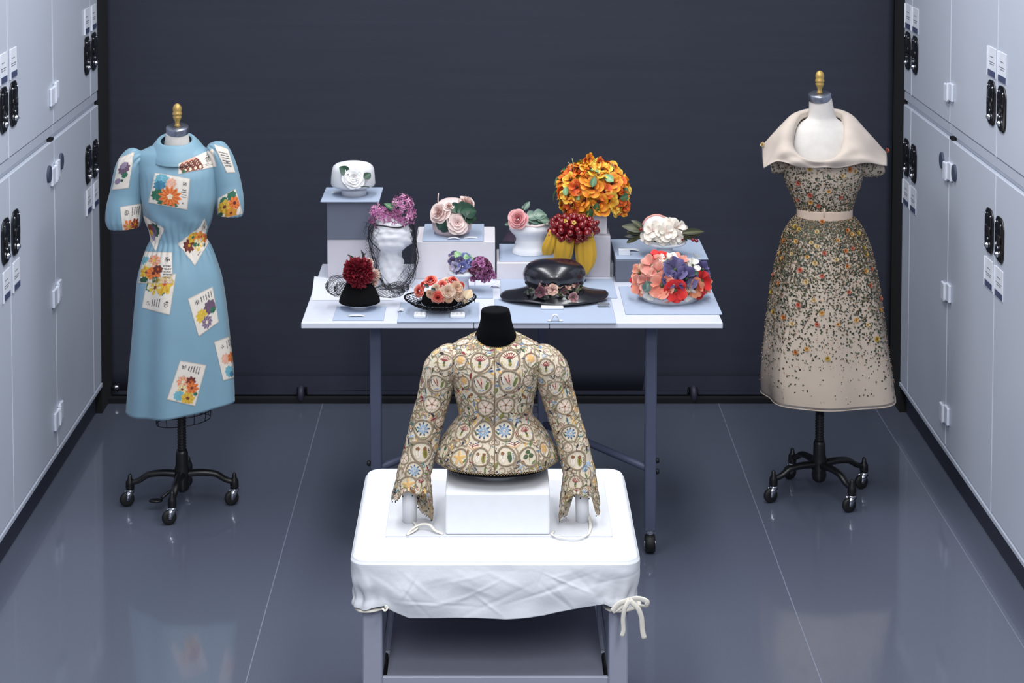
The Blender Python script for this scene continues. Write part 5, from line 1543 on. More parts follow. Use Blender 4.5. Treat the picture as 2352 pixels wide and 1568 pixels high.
def leaf_mesh(c, c2, W=.42, bend=.25, fold=.15, seed=0, name='leaf', m_='petal_satin', serr=0.0):
    """base at the origin, along +Y, face +Z, length 1"""
    rng = np.random.RandomState(seed); nu, nv = 9, 5
    u = np.linspace(0, 1, nu)[:, None]; v = np.linspace(-1, 1, nv)[None, :]
    w = W * np.sin(PI * np.clip(u * .95 + .03, 0, 1)) ** .8 * (1 - .25 * u)
    if serr: w = w * (1 + serr * rng.uniform(-1, 1, (nu, 1)))
    X = v * w; Y = u + 0 * v; Z = fold * np.abs(v) * w / W * .6 - bend * u ** 2 + 0 * X
    C = lin(c) * (1 + 0 * X[..., None]); C = np.where((np.abs(v) < .2)[..., None] | np.zeros_like(X, bool)[..., None], lin(c2), C) * rng.uniform(.9, 1.1)
    return make_mesh(name, np.stack([X, Y, Z], -1).reshape(-1, 3), grid_faces(nu, nv).tolist(), m_, C.reshape(-1, 3), True)

class Dome:
    """an ellipsoid hat body: px centre, radii in px, depth radius in px"""
    def __init__(s, px, py, rx, rz, ry, Y):
        s.c = PY(px, py, Y); s.m = mpp(Y, s.c[2]); s.r = np.array([rx, ry, rz]) * s.m; s.Y = Y
    def hit(s, px, py):
        d = ray(px, py); o = (_C - s.c) / s.r; dd = d / s.r
        a, b, c = dd @ dd, 2 * o @ dd, o @ o - 1; D = b * b - 4 * a * c
        if D > 0:
            t = (-b - math.sqrt(D)) / (2 * a); p = _C + t * d
        else:
            p = PY(px, py, s.c[1]); q = (p - s.c) / s.r; p = s.c + q / np.linalg.norm(q) * s.r * min(1.15, np.linalg.norm(q))
        n = (p - s.c) / s.r ** 2
        return p, n / np.linalg.norm(n)
    def mesh(s, nz=14, nt=28, lo=-1.0, noise=0.0, seed=0):
        rng = np.random.RandomState(seed); P = []
        for i in range(nz):
            t = lo + (0.985 - lo) * i / (nz - 1); k = math.sqrt(max(0, 1 - t * t))
            a = np.linspace(0, 2 * PI, nt, endpoint=False)
            g = 1 + noise * rng.randn(nt)
            P.append(np.stack([s.c[0] + s.r[0] * k * g * np.cos(a), s.c[1] + s.r[1] * k * g * np.sin(a), s.c[2] + s.r[2] * t + 0 * a], 1))
        return loft(np.array(P), True, True, True)
RG = np.random.RandomState(21)
def fl(t, name, me, dome, px, py, rpx, tilt=None, push=0.0, label=None, parent=None):
    p, n = dome.hit(px, py)
    z = np.array(n) if tilt is None else np.array(tilt, float)
    return t.inst(name, me, M_at(p + n * push * dome.m, z, rpx * dome.m, twist=RG.rand() * 6.28), parent, label)
def lf_(t, me, x0, y0, x1, y1, Y0, Y1, nrm=(0, -1, .5), name='leaf', wid=1.0, parent=None):
    a = PY(x0, y0, Y0); b = PY(x1, y1, Y1); d = b - a; L = np.linalg.norm(d); d = Vector(d / L)
    z = Vector(nrm); z = (z - d * z.dot(d)).normalized(); x = d.cross(z)
    M = Matrix.Translation(Vector(a)) @ Matrix((x, d, z)).transposed().to_4x4() @ Matrix.Diagonal((L * wid, L, L, 1))
    return t.inst(name, me, M, parent)
def stem(t, pts, r, m_, name='stem', parent=None):
    P = smooth_path([PY(x, y, Y) for x, y, Y in pts], 12)
    P[:, 2] = np.maximum(P[:, 2], ZH + 0.004)
    return t.add(name, *tube(P, r, 6), m_, parent=parent)
def lathe_px(cx, rows, Y, z_from_px=True):
    """rows (half width px, py) bottom to top -> lathe around the vertical through px cx at depth Y"""
    c = PY(cx, rows[0][1], Y); m = mpp(Y, c[2])
    return [(hw * m, PY(cx, py, Y)[2]) for hw, py in rows], np.array([c[0], Y, 0])
LEAF_DK = leaf_mesh((30, 62, 48), (56, 92, 70), .34, .2)
LEAF_GR = leaf_mesh((58, 104, 66), (98, 134, 92), .36, .2, seed=2)
LEAF_GY = leaf_mesh((92, 118, 106), (140, 160, 142), .32, .25, seed=3)
LEAF_OL = leaf_mesh((58, 62, 44), (94, 94, 62), .24, .2, seed=4)
LEAF_LT = leaf_mesh((116, 160, 110), (158, 190, 140), .42, .25, seed=5)
LEAF_BK = leaf_mesh((22, 28, 26), (40, 50, 44), .28, .2, seed=6)

def netting(t, G, r=0.0006, name='veil', m_='net'):
    G = np.array(G); G[..., 2] = np.maximum(G[..., 2], ZH + 0.004)
    return t.add(name, *wires(net_segs(G), r, 3), m_, smooth=False)
def sheet(cors, n, m, fn):
    """bilinear sheet of px corners ((x,y,Y) TL,TR,BR,BL) with an offset function"""
    c = [PY(*q) for q in cors]; G = np.zeros((n, m, 3))
    for i in range(n):
        for j in range(m):
            u, v = j / (m - 1), i / (n - 1)
            G[i, j] = (c[0] * (1 - u) + c[1] * u) * (1 - v) + (c[3] * (1 - u) + c[2] * u) * v + np.array(fn(u, v))
    return G

# ---- a: white pillbox with camellia
Ya = PZ(813, 447, zMA)[1]
t = Thing('pillbox_hat', 'white felt pillbox hat with a white camellia and two green leaves', 'hat', PZ(813, 447, zMA), 'flowered hats on the table')
rows, c = lathe_px(813, [(29, 440), (29, 424)], Ya)
st = Thing('hat_stand', 'short white drum stand under the white pillbox hat', 'stand', (c[0], Ya, zMA))
V, F = lathe([(29 * mpp(Ya, 1.2), 0), (29 * mpp(Ya, 1.2), rows[1][1] - zMA)], 32, (c[0], Ya, zMA + 0.0005)); st.add('drum', V, F, 'white')
rows, c = lathe_px(811, [(44, 428), (49, 425), (51, 420), (50, 405), (48.5, 390), (45, 381), (38, 376), (27, 373), (12, 371.5), (2, 371)], Ya)
t.add('crown', *lathe(rows, 48, c, False, True), 'felt_white').modifiers.new('thick', 'SOLIDIFY').thickness = 0.002
D = Dome(811, 402, 50, 40, 52, Ya)
WCAM = camellia((236, 234, 228), (240, 240, 240), seed=1, name='camellia')
p, n = D.hit(812, 408)
t.inst('camellia', WCAM, M_at(PY(812, 408, Ya - 51 * D.m), (0.05, -1, 0.25), 27 * D.m))
LD = LEAF_DK
yy = Ya - 53 * D.m
lf_(t, LD, 803, 399, 779, 383, yy, yy + .006, (0, -1, .3), wid=1.3); lf_(t, LD, 836, 410, 852, 397, yy, yy + .012, (0, -1, .3), wid=1.5)
stem(t, [(824, 430, yy - .006), (836, 428, yy - .004), (848, 429, yy)], 0.0022, 'darkgreen' if 'darkgreen' in MATS else 'net')

# ---- b: lilac hat on tissue head
mat('darkgreen', (34, 66, 48), 0.6)
Yb = PZ(900, 650, ZH)[1]
st = Thing('tissue_head', 'crumpled white tissue head mount under the lilac hat', 'stand', PZ(900, 650, ZH))
rows, c = lathe_px(898, [(34, 650), (30, 622), (27, 600), (25, 582), (29, 571), (43, 562), (49, 548), (49, 534), (44, 522), (38, 512), (26, 500), (6, 494)], Yb)
rows[0] = (rows[0][0], ZH + 0.0012)
rng = np.random.RandomState(4)
V, F = lathe([(r, z) for r, z in [tuple(q) for q in hermite(np.arange(len(rows)), np.array(rows), np.linspace(0, len(rows) - 1, 40))]], 40, c)
off = (np.sin(V[:, 0] * 160 + V[:, 2] * 90) + np.sin(V[:, 2] * 210 + V[:, 1] * 120 + 1) + rng.randn(len(V)) * .3) * 0.0034
dirs = V - np.array([c[0], c[1], 0]); dirs[:, 2] = 0; dirs /= np.linalg.norm(dirs, axis=1)[:, None] + 1e-9
V2 = V + dirs * off[:, None]; V2[:40] = V[:40]
st.add('tissue', V2, F, 'tissue')
t = Thing('lilac_hat', 'hat of pink-purple lilac blossoms with black net veil on a tissue head', 'hat', PY(898, 520, Yb), 'flowered hats on the table')
P = [(PY(898, 512, Yb) + np.array([math.cos(a) * 40 * mpp(Yb, 1.1), math.sin(a) * 44 * mpp(Yb, 1.1), 0.004 * math.cos(3 * a)])) for a in np.linspace(0, 2 * PI, 40)]
t.add('wire_base', *tube(P, 0.003, 6, False), 'net')
FLOR = [((158, 78, 128), (214, 150, 190)), ((140, 60, 120), (196, 120, 172)), ((176, 100, 150), (228, 178, 206))]
def cluster(t, name, D, n, r, cols, seed, lo=-.9):
    rng = np.random.RandomState(seed); parts = []
    for k in range(n):
        d = rng.randn(3); d /= np.linalg.norm(d)
        if d[2] < lo: continue
        p = D.c + D.r * d * rng.uniform(.75, 1.05)
        ci, co = cols[rng.randint(len(cols))]
        nu = 4; q = []; cc = []
        R_ = np.array(frame_z(d + rng.randn(3) * .5)); rr = r * D.m * rng.uniform(.75, 1.2)
        ci, co = lin(ci) * rng.uniform(.7, 1.2), lin(co) * rng.uniform(.8, 1.15)
        ph = rng.rand() * 6
        V = [np.zeros(3)]; C = [ci]; F = []
        for j in range(4):
            a = ph + j * PI / 2; x = np.array([math.cos(a), math.sin(a), .15]); s = np.array([-math.sin(a), math.cos(a), 0])
            V += [x * .55 + s * .32, x * 1.0, x * .55 - s * .32]; C += [(ci + co) / 2, co, (ci + co) / 2]
            b = 1 + 3 * j; F.append([0, b + 2, b + 1, b])
        V = (np.array(V) * rr) @ R_.T + p
        parts.append((V, F, np.clip(np.array(C), 0, 1)))
    V, F, C = joinc(parts)
    return t.add(name, V, F, 'petal', col=C, smooth=False, kind='stuff')
for i, (x, y, a, b, n) in enumerate(((875, 500, 26, 24, 120), (900, 508, 24, 22, 110), (925, 470, 26, 24, 130), (932, 496, 24, 22, 110), (868, 487, 18, 18, 60))):
    cluster(t, 'lilac_cluster', Dome(x, y, a, b, 26, Yb - 0.02), n, 6.0, FLOR, 30 + i)
lf_(t, LEAF_GR, 905, 482, 885, 465, Yb - .03, Yb - .03, (0, -.6, 1)); lf_(t, LEAF_GR, 903, 480, 908, 458, Yb - .02, Yb, (0, -1, .5))
stem(t, [(856, 508, Yb - .04), (846, 525, Yb - .05), (850, 550, Yb - .06), (873, 575, Yb - .05)], 0.0022, 'net', 'veil_wire')
def wob(u, v): return (0.006 * math.sin(9 * v + 5 * u), 0.012 * math.sin(7 * u + 3 * v), 0.0)
netting(t, sheet([(842, 520, Yb - .05), (872, 512, Yb - .07), (876, 655, Yb - .09), (842, 615, Yb - .06)], 26, 10, wob))
netting(t, sheet([(938, 505, Yb - .02), (958, 480, Yb + .02), (962, 600, Yb + .0), (930, 655, Yb - .06)], 26, 12, wob))
netting(t, sheet([(925, 610, Yb - .04), (962, 590, Yb - .02), (945, 660, Yb - .08), (905, 676, Yb - .10)], 14, 10, wob))
netting(t, sheet([(835, 510, Yb - .02), (862, 495, Yb - .04), (856, 540, Yb - .05), (838, 560, Yb - .03)], 10, 8, wob))

vr = np.random.RandomState(12)
for k in range(9):
    q = lambda: vr.uniform(-5, 5)
    r_ = vr.uniform(0.0006, 0.0012)
    stem(t, [(856 + q(), 512, Yb - .05), (850 + q(), 545 + q(), Yb - .06), (858 + 1.6 * q(), 590 + q(), Yb - .07), (874 + 1.6 * q(), 640 + q(), Yb - .08), (892 + 2 * q(), 666 + q(), Yb - .10)], r_, 'net', 'veil_strand')
    stem(t, [(946 + q(), 505, Yb - .01), (954 + q(), 550, Yb - .01), (957 + q(), 590 + q(), Yb - .02), (948 + 1.4 * q(), 632 + q(), Yb - .05), (922 + 2 * q(), 660 + q(), Yb - .09), (890 + 4 * q(), 674 + .6 * q(), Yb - .11)], r_, 'net', 'veil_strand')
# ---- c: pink roses and leaves
Yc = PZ(1035, 542, zMB)[1] + 0.055
t = Thing('rose_hat', 'pale pink hat covered with three blush roses and dark green leaves', 'hat', PY(1038, 541, Yc), 'flowered hats on the table')
rows, c = lathe_px(1038, [(30, 541), (38, 535), (44, 525), (46, 512), (45, 495), (41, 480), (34, 468), (27, 461), (18, 457), (3, 456)], Yc)
rows[0] = (rows[0][0], zMB + 0.001)
t.add('crown', *lathe(rows, 40, c), 'pinkstraw')
BLUSH = rose((214, 168, 160), (226, 200, 194), (232, 214, 208), seed=3); BLUSH2 = camellia((212, 170, 164), (230, 206, 202), (234, 216, 212), seed=9, name='rose')
D = Dome(1038, 505, 46, 50, 50, Yc)
t.inst('rose', BLUSH2, M_at(PY(1051, 512, Yc - 50 * D.m), (0.1, -1, 0.3), 28 * D.m, twist=1))
t.inst('rose', BLUSH, M_at(PY(1011, 489, Yc - 40 * D.m), (-.6, -1, .5), 27 * D.m))
t.inst('rose', BLUSH, M_at(PY(1072, 468, Yc - 15 * D.m), (.8, -.3, .9), 24 * D.m))
t.inst('rose_bud', BLUSH, M_at(PY(1031, 475, Yc - 42 * D.m), (.2, -.7, .9), 15 * D.m))
y0 = Yc - 45 * D.m
for a in ((1030, 502, 1012, 534), (1022, 500, 1004, 528)): lf_(t, LEAF_DK, *a, y0 - .012, y0 - .004, (-.4, -1, .2), wid=1.5)
for a in ((1060, 490, 1098, 500), (1058, 486, 1097, 482), (1050, 486, 1084, 470), (1036, 484, 1062, 470), (1064, 494, 1090, 506)): lf_(t, LEAF_DK, *a, y0 - .01, y0 + .02, (.3, -1, .6), wid=1.5)
lf_(t, LEAF_DK, 1000, 500, 988, 505, y0 + .03, y0 + .05)
stem(t, [(1007, 472, y0 + .03), (1006, 458, y0 + .035), (1007, 444, y0 + .04)], 0.0022, 'pinkstraw')

# ---- d: single pink rose on white mount
Yd = PZ(1220, 580, zMC)[1]
st = Thing('head_mount', 'smooth white head mount under the single large pink rose', 'stand', PZ(1220, 580, zMC))
rows, c = lathe_px(1217, [(41, 580), (40, 572), (35, 562), (34, 548), (38, 538), (46, 528), (48, 522), (46, 514), (38, 508), (20, 504), (3, 503)], Yd)
rows[0] = (rows[0][0], zMC + 0.0005)
st.add('mount', *lathe([tuple(q) for q in hermite(np.arange(len(rows)), np.array(rows), np.linspace(0, len(rows) - 1, 40))], 40, c), 'foam')
t = Thing('rose_headpiece', 'headpiece with one large pink rose and grey-green leaves on a white mount', 'hat', PY(1217, 512, Yd), 'flowered hats on the table')
D = Dome(1217, 520, 48, 20, 48, Yd)
PINK = rose((206, 66, 78), (218, 136, 142), (230, 186, 184), seed=5, mat_='petal')
t.inst('rose', PINK, M_at(PY(1190, 503, Yd - 46 * D.m), (-.25, -1, .35), 25 * D.m))
lf_(t, LEAF_GY, 1203, 482, 1216, 463, Yd - .03, Yd - .03); lf_(t, LEAF_GY, 1199, 480, 1202, 472, Yd - .03, Yd - .03)
lf_(t, LEAF_GY, 1172, 515, 1158, 514, Yd - .05, Yd - .04)
for a in ((1210, 500, 1238, 488), (1212, 505, 1244, 500), (1214, 512, 1250, 514), (1228, 498, 1262, 500), (1230, 508, 1264, 512), (1224, 494, 1256, 490), (1240, 505, 1268, 506), (1216, 510, 1236, 518)):
    lf_(t, LEAF_GY if RG.rand() < .75 else LEAF_DK, *a, Yd - .05 + RG.uniform(-.012, .012), Yd - .035, (0, -.8, .8), wid=1.6)
rb = [PY(1175, 520, Yd - .06), PY(1195, 518, Yd - .075), PY(1230, 520, Yd - .075), PY(1258, 514, Yd - .055)]
t.add('band', *tube(smooth_path(rb, 16), 0.004, 8), 'pinkstraw')
V, F = loft(sheet([(1170, 520, Yd - .02), (1190, 525, Yd - .03), (1184, 553, Yd - .02), (1153, 555, Yd - .0)], 10, 10, lambda u, v: (0, .008 * math.sin(6 * u), 0)), False)
t.add('mauve_veil', V, F, 'mauveveil')

# ---- e: orange blossom toque
Ye = yD2 + 0.06
t = Thing('blossom_toque', 'tall toque massed with orange and yellow blossoms and green leaves', 'hat', PY(1361, 485, Ye), 'flowered hats on the table')
D = Dome(1361, 438, 70, 60, 62, Ye)
t.add('crown', *D.mesh(lo=-.80), 'yellowcloth')
OR = [trumpet((150, 40, 12), (228, 130, 30), (236, 170, 40), seed=s, name='blossom') for s in (1, 2)] + [trumpet((190, 70, 10), (232, 170, 44), (238, 206, 90), seed=s, name='blossom') for s in (3, 4)] + [trumpet((160, 40, 10), (214, 84, 24), (230, 120, 36), seed=s, name='blossom') for s in (5, 6)] + [trumpet((190, 150, 40), (216, 196, 80), (206, 206, 110), seed=7, name='blossom')]
pts = []
rng = np.random.RandomState(77)
tries = 0
while len(pts) < 66 and tries < 5000:
    tries += 1
    d = rng.randn(3); d /= np.linalg.norm(d)
    if d[2] < -.62: continue
    if all(np.linalg.norm(d - q) > .32 for q in pts): pts.append(d)
for d in pts:
    p = D.c + D.r * d; z = d / D.r; z /= np.linalg.norm(z); z = z + rng.randn(3) * .25
    if d[2] < -.2: z = z + np.array([0, 0, .3])
    t.inst('blossom', OR[rng.randint(len(OR))], M_at(p, z, rng.uniform(20, 27) * D.m, twist=rng.rand() * 6))
    if rng.rand() < .45 and d[1] < .4:
        q = p + z * 12 * D.m; L = rng.uniform(20, 30) * D.m
        s = rng.randn(3); s -= z * (s @ z) / (z @ z)
        Mx = Matrix.Translation(Vector(q)) @ (frame_z(z, s)).to_4x4() @ Matrix.Diagonal((L, L, L, 1))
        t.inst('leaf', LEAF_LT if rng.rand() < .6 else LEAF_GR, Mx)
for a in ((1312, 392, 1306, 372), (1318, 390, 1314, 364), (1405, 388, 1402, 372), (1410, 390, 1408, 376)): stem(t, [(a[0], a[1], Ye - .03), ((a[0] + a[2]) / 2 + 1, (a[1] + a[3]) / 2, Ye - .03), (a[2], a[3], Ye - .03)], 0.0016, 'stemgreen', 'stamen') if 'stemgreen' in MATS else None
for x, y in ((1432, 462), (1436, 472), (1422, 480), (1432, 484), (1288, 470), (1284, 440), (1298, 484), (1345, 372), (1375, 374), (1352, 364)):
    t.inst('blossom', OR[rng.randint(len(OR))], M_at(PY(x, y, Ye - .03), (.8, -.7, .1), 15 * D.m))

# ---- f: cherries with yellow gathered cloth
Yf = yD - 0.075
xf = PY(1320, 600, Yf)[0]
st = Thing('hat_post', 'slim dark metal post holding the cherry hat', 'stand', (xf, Yf, ZM if False else ZH))
st.add('foot', *lathe([(0.045, 0.0045), (0.045, 0.008), (0.010, 0.012)], 24, (xf, Yf, ZH)), 'tableleg')
st.add('post', *lathe([(0.010, 0.012), (0.010, PY(1320, 545, Yf)[2] - ZH), (0.03, PY(1320, 540, Yf)[2] - ZH)], 14, (xf, Yf, ZH)), 'tableleg')
t = Thing('cherry_hat', 'hat of glossy dark red cherries above mustard yellow gathered cloth', 'hat', PY(1318, 545, Yf), 'flowered hats on the table')
D = Dome(1316, 524, 50, 26, 36, Yf)
t.add('cap', *D.mesh(lo=-.7), 'maroon')
bm = bmesh.new(); bmesh.ops.create_icosphere(bm, subdivisions=2, radius=1.0)
CH = bpy.data.meshes.new('cherry'); bm.to_mesh(CH); bm.free(); CH.materials.append(MATS['berry'])
for p in CH.polygons: p.use_smooth = True
rng = np.random.RandomState(3); pts = []
for _ in range(4000):
    d = rng.randn(3); d /= np.linalg.norm(d)
    if all(np.linalg.norm(d - q) > .30 for q in pts): pts.append(d)
for d in pts:
    p = D.c + D.r * d * rng.uniform(.95, 1.12); s = rng.uniform(6.5, 9.5) * D.m
    t.inst('cherry', CH, M_at(p, d, (s, s, s * rng.uniform(1.0, 1.2)), twist=rng.rand() * 6))
for x, y in ((1366, 514), (1372, 510), (1360, 508), (1262, 540), (1276, 500)): t.inst('cherry', CH, M_at(PY(x, y, Yf - .02), (0, -1, 0), 5.5 * D.m))
GOLD = trumpet((150, 110, 30), (206, 170, 80), seed=11, name='gilt_flower')
for x, y in ((1343, 503), (1318, 515), (1300, 512), (1355, 535)): fl(t, 'gilt_flower', GOLD, D, x, y, 6, push=6)
def gather(name, top, outl, Y, nf=9, bulge=.02):
    """gathered cloth lobe: px top edge (x0,x1,y), rows of (x0,x1,y)"""
    rowsq = [top] + outl; n = 26; m = 40
    Q = hermite(np.arange(len(rowsq)), np.array(rowsq, float), np.linspace(0, len(rowsq) - 1, n))
    R = []
    for i, (x0, x1, y) in enumerate(Q):
        v = i / (n - 1); c = PY((x0 + x1) / 2, y, Y); hw = (x1 - x0) / 2 * mpp(Y, c[2])
        a = np.linspace(0, 2 * PI, m, endpoint=False)
        g = 1 + .16 * np.cos(nf * a + .5) * (.35 + .65 * math.sin(PI * min(1, v * .8 + .2)))
        R.append(np.stack([c[0] + hw * np.cos(a) * g, Y + (bulge * (.4 + math.sin(PI * v) * .6)) * np.sin(a) * g, c[2] + 0 * a], 1))
    V, F = loft(np.array(R), True, True, True, rev=True)
    t.add(name, V, F, 'yellowcloth')
gather('yellow_drape', (1324, 1362, 543), [(1323, 1366, 565), (1324, 1367, 585), (1327, 1364, 605), (1334, 1356, 620), (1342, 1350, 629)], Yf - .02, 8, .022)
gather('yellow_drape', (1276, 1318, 542), [(1275, 1316, 560), (1274, 1314, 580), (1274, 1308, 600)], Yf - .03, 8, .018)
gather('yellow_drape', (1262, 1282, 528), [(1252, 1280, 550), (1245, 1276, 570), (1246, 1268, 585)], Yf - .02, 7, .018)

# ---- g: magnolia on cake stand
Yg = PZ(1528, 590, zME)[1] + 0.02
st = Thing('cake_stand', 'white footed disc stand under the magnolia hat', 'stand', (PY(1527, 560, Yg)[0], Yg, zME))
rows, c = lathe_px(1527, [(26, 584), (22, 582), (18, 578), (18, 562), (44, 560), (49, 557), (49, 554), (46, 553)], Yg)
rows = [(r, max(z, zME + 0.0005)) for r, z in rows]; rows[0] = (rows[0][0], zME + 0.0005); rows[1] = (rows[1][0], zME + 0.006)
st.add('stand', *lathe(rows, 40, c), 'white')
t = Thing('magnolia_hat', 'low white hat of cream magnolia petals with olive leaves on a disc stand', 'hat', PY(1520, 552, Yg), 'flowered hats on the table')
t.add('cap', *Dome(1508, 525, 32, 30, 34, Yg + .02).mesh(lo=-.75), 'felt_white')
D = Dome(1522, 532, 44, 20, 46, Yg)
Pp = [PY(1476, 516, Yg + .02), PY(1488, 500, Yg + .02), PY(1508, 494, Yg + .02), PY(1528, 500, Yg + .02), PY(1540, 514, Yg + .02)]
t.add('pink_piping', *tube(smooth_path(Pp, 20), 0.0045, 8), 'salmon' if 'salmon' in MATS else 'pinkstraw')
MAG = petals([(4, .05, 1.0, .0, .22, .85, .05, 0), (3, .04, .7, .05, .4, .9, .02, .5)], (226, 200, 188), (232, 224, 212), 2, wave=.07, name='magnolia', tipk=.4, nv=9)
for x, y, r, tl in ((1500, 532, 26, (-.4, -1, .5)), (1530, 534, 26, (.1, -1, .5)), (1555, 525, 24, (.6, -.9, .6)), (1543, 515, 22, (.4, -.6, 1)), (1570, 536, 20, (.8, -.8, .3)), (1490, 543, 20, (-.5, -1, .1)), (1522, 545, 20, (0, -1, 0)), (1550, 544, 20, (.4, -1, 0))):
    fl(t, 'magnolia', MAG, D, x, y, r, tl)
for a in ((1478, 530, 1430, 516), (1476, 524, 1452, 504), (1476, 534, 1440, 530), (1472, 540, 1438, 556), (1480, 540, 1448, 548), (1474, 526, 1460, 508), (1470, 536, 1434, 540)): lf_(t, LEAF_OL if RG.rand() < .7 else LEAF_BK, *a, Yg - .03, Yg - .03, (0, -.9, .6), wid=1.0)
for a in ((1566, 535, 1618, 528), (1568, 540, 1612, 536), (1565, 543, 1598, 548), (1560, 540, 1582, 552)): lf_(t, LEAF_OL, *a, Yg - .04, Yg - .03, (0, -.9, .6), wid=.7)
for x, y in ((1566, 549), (1592, 551), (1472, 527), (1600, 553)): t.inst('berry', CH, M_at(PY(x, y, Yg - .05), (0, -1, 0), 4.5 * D.m))

# ---- h: poppy hat
Yh_ = PZ(1540, 695, ZM)[1] + 0.055
t = Thing('poppy_hat', 'wide hat massed with coral, scarlet, violet and white poppies', 'hat', PY(1540, 700, Yh_), 'flowered hats on the table')
D = Dome(1540, 645, 78, 52, 70, Yh_)
rows, c = lathe_px(1538, [(52, 697), (62, 688), (68, 675), (70, 655), (64, 630), (40, 606), (3, 598)], Yh_)
rows[0] = (rows[0][0], ZM + 0.0015)
t.add('crown', *lathe(rows, 40, c), 'felt_white')
PC_ = {'coral': [poppy((206, 110, 88), (226, 138, 116), (230, 160, 140), s) for s in (1, 2)], 'red': [poppy((160, 12, 14), (206, 30, 30), (214, 50, 44), s) for s in (3, 4)], 'violet': [poppy((46, 38, 72), (70, 62, 106), (96, 88, 134), s) for s in (5, 6)],
       'white': [poppy((206, 206, 196), (224, 220, 210), (232, 228, 220), s) for s in (7,)], 'rose': [poppy((196, 100, 92), (206, 136, 122), (216, 160, 146), s) for s in (8,)], 'orange': [poppy((206, 110, 70), (222, 140, 104), None, s) for s in (9,)]}
for x, y, r, cl_, tl in ((1498, 612, 30, 'rose', (-.4, -.7, .8)), (1470, 628, 24, 'coral', (-.8, -.6, .4)), (1472, 655, 26, 'coral', (-.9, -.8, .0)), (1520, 655, 32, 'coral', (-.1, -1, .2)), (1512, 590, 22, 'red', (-.1, -.3, 1)), (1535, 600, 26, 'white', (0, -.4, 1)), (1560, 600, 24, 'rose', (.2, -.3, 1)),
                          (1550, 622, 32, 'violet', (.1, -.8, .8)), (1575, 640, 30, 'violet', (.3, -1, .4)), (1612, 620, 24, 'violet', (.8, -.5, .6)), (1610, 645, 28, 'red', (.8, -.8, .2)), (1550, 665, 30, 'red', (.1, -1, -.1)), (1595, 660, 24, 'orange', (.6, -1, 0)), (1528, 677, 19, 'coral', (-.1, -1, -.3)),
                          (1492, 672, 18, 'white', (-.5, -1, -.3)), (1580, 674, 18, 'white', (.4, -1, -.4)), (1512, 625, 22, 'rose', (-.3, -1, .6)), (1622, 655, 20, 'coral', (1, -.6, 0)), (1590, 610, 20, 'white', (.5, -.6, .8)), (1460, 645, 18, 'red', (-1, -.4, .2)), (1556, 680, 17, 'red', (.2, -1, -.4)), (1605, 670, 18, 'red', (.8, -.9, -.2)), (1540, 642, 22, 'violet', (0, -1, .4)), (1485, 648, 22, 'rose', (-.6, -1, .1))):
    me = PC_[cl_][RG.randint(len(PC_[cl_]))]; fl(t, 'poppy', me, D, x, y, r, tl)
STAM = petals([(12, .02, .5, .1, .7, .05, 0, 0), (12, .02, .8, .1, .5, .05, 0, .2)], (70, 70, 46), (196, 188, 140), 4, nu=3, nv=2, name='stamens')
for x, y in ((1484, 622), (1574, 658), (1590, 606), (1535, 612), (1480, 632)): fl(t, 'stamens', STAM, D, x, y, 15, push=14)
for a in ((1490, 650, 1478, 672), (1485, 645, 1492, 668), (1596, 630, 1605, 622)): lf_(t, LEAF_GY if a[0] < 1500 else LEAF_DK, *a, Yh_ - .12, Yh_ - .11, wid=1.5)

# ---- i: black cone hat with burgundy carnations
Yi = PZ(826, 712, ZM)[1] + 0.03
st = Thing('hat_stand', 'low white dish stand under the black cone hat', 'stand', (PY(826, 700, Yi)[0], Yi, ZM))
mi = mpp(Yi, 1.0)
st.add('dish', *lathe([(22 * mi, 0.0005), (20 * mi, 0.008), (40 * mi, 0.018), (44 * mi, 0.022)], 32, (PY(826, 700, Yi)[0], Yi, ZM)), 'white')
t = Thing('cone_hat', 'black felt cone hat topped with burgundy carnations and black netting', 'hat', (PY(826, 700, Yi)[0], Yi, ZM + 0.02), 'flowered hats on the table')
rows, c = lathe_px(826, [(45, 696), (47.5, 692), (46, 684), (40, 670), (34, 657), (30, 648), (20, 643), (3, 641)], Yi)
rows[0] = (rows[0][0], max(rows[0][1], ZM + 0.022))
t.add('crown', *lathe(rows, 44, c, False, True), 'felt_black').modifiers.new('thick', 'SOLIDIFY').thickness = 0.002
D = Dome(824, 625, 38, 34, 36, Yi)
BUR = [carnation((70, 4, 18), (116, 10, 34), (136, 26, 44), s) for s in (1, 2)]; BLS = carnation((190, 120, 116), (222, 186, 176), (232, 210, 196), 3)
for x, y, r, tl in ((815, 618, 32, (-.4, -1, .6)), (836, 612, 26, (.3, -.8, .9)), (825, 640, 28, (0, -1, -.1)), (805, 630, 24, (-.8, -.8, .1)), (840, 632, 24, (.6, -.9, .2))): fl(t, 'carnation', BUR[RG.randint(2)], D, x, y, r, tl, push=-8)
for x, y, r, tl in ((848, 602, 12, (.5, -.9, .7)), (862, 632, 15, (.9, -.7, .1)), (858, 648, 14, (.8, -.7, -.3)), (852, 618, 10, (.9, -.6, .4))): fl(t, 'carnation', BLS, D, x, y, r, tl, push=-2)
for a in ((815, 595, 798, 584), (838, 595, 830, 574), (832, 592, 840, 580)): lf_(t, LEAF_BK, *a, Yi, Yi, wid=.5)
def pouf(cx, cy, rx_, rz_, Y, seed, n=24, m=44):
    D = Dome(cx, cy, rx_, rz_, rx_ * .7, Y); rng = np.random.RandomState(seed); G = np.zeros((n, m, 3))
    for i in range(n):
        th = PI * (i + .5) / n
        for j in range(m):
            ph = 2 * PI * j / (m - 1); g = 1 + .10 * math.sin(5 * ph + 3 * th + seed)
            G[i, j] = D.c + D.r * g * np.array([math.cos(th), math.sin(th) * math.cos(ph), math.sin(th) * math.sin(ph)])
    G[..., 2] = np.maximum(G[..., 2], ZH + 0.003)
    return G
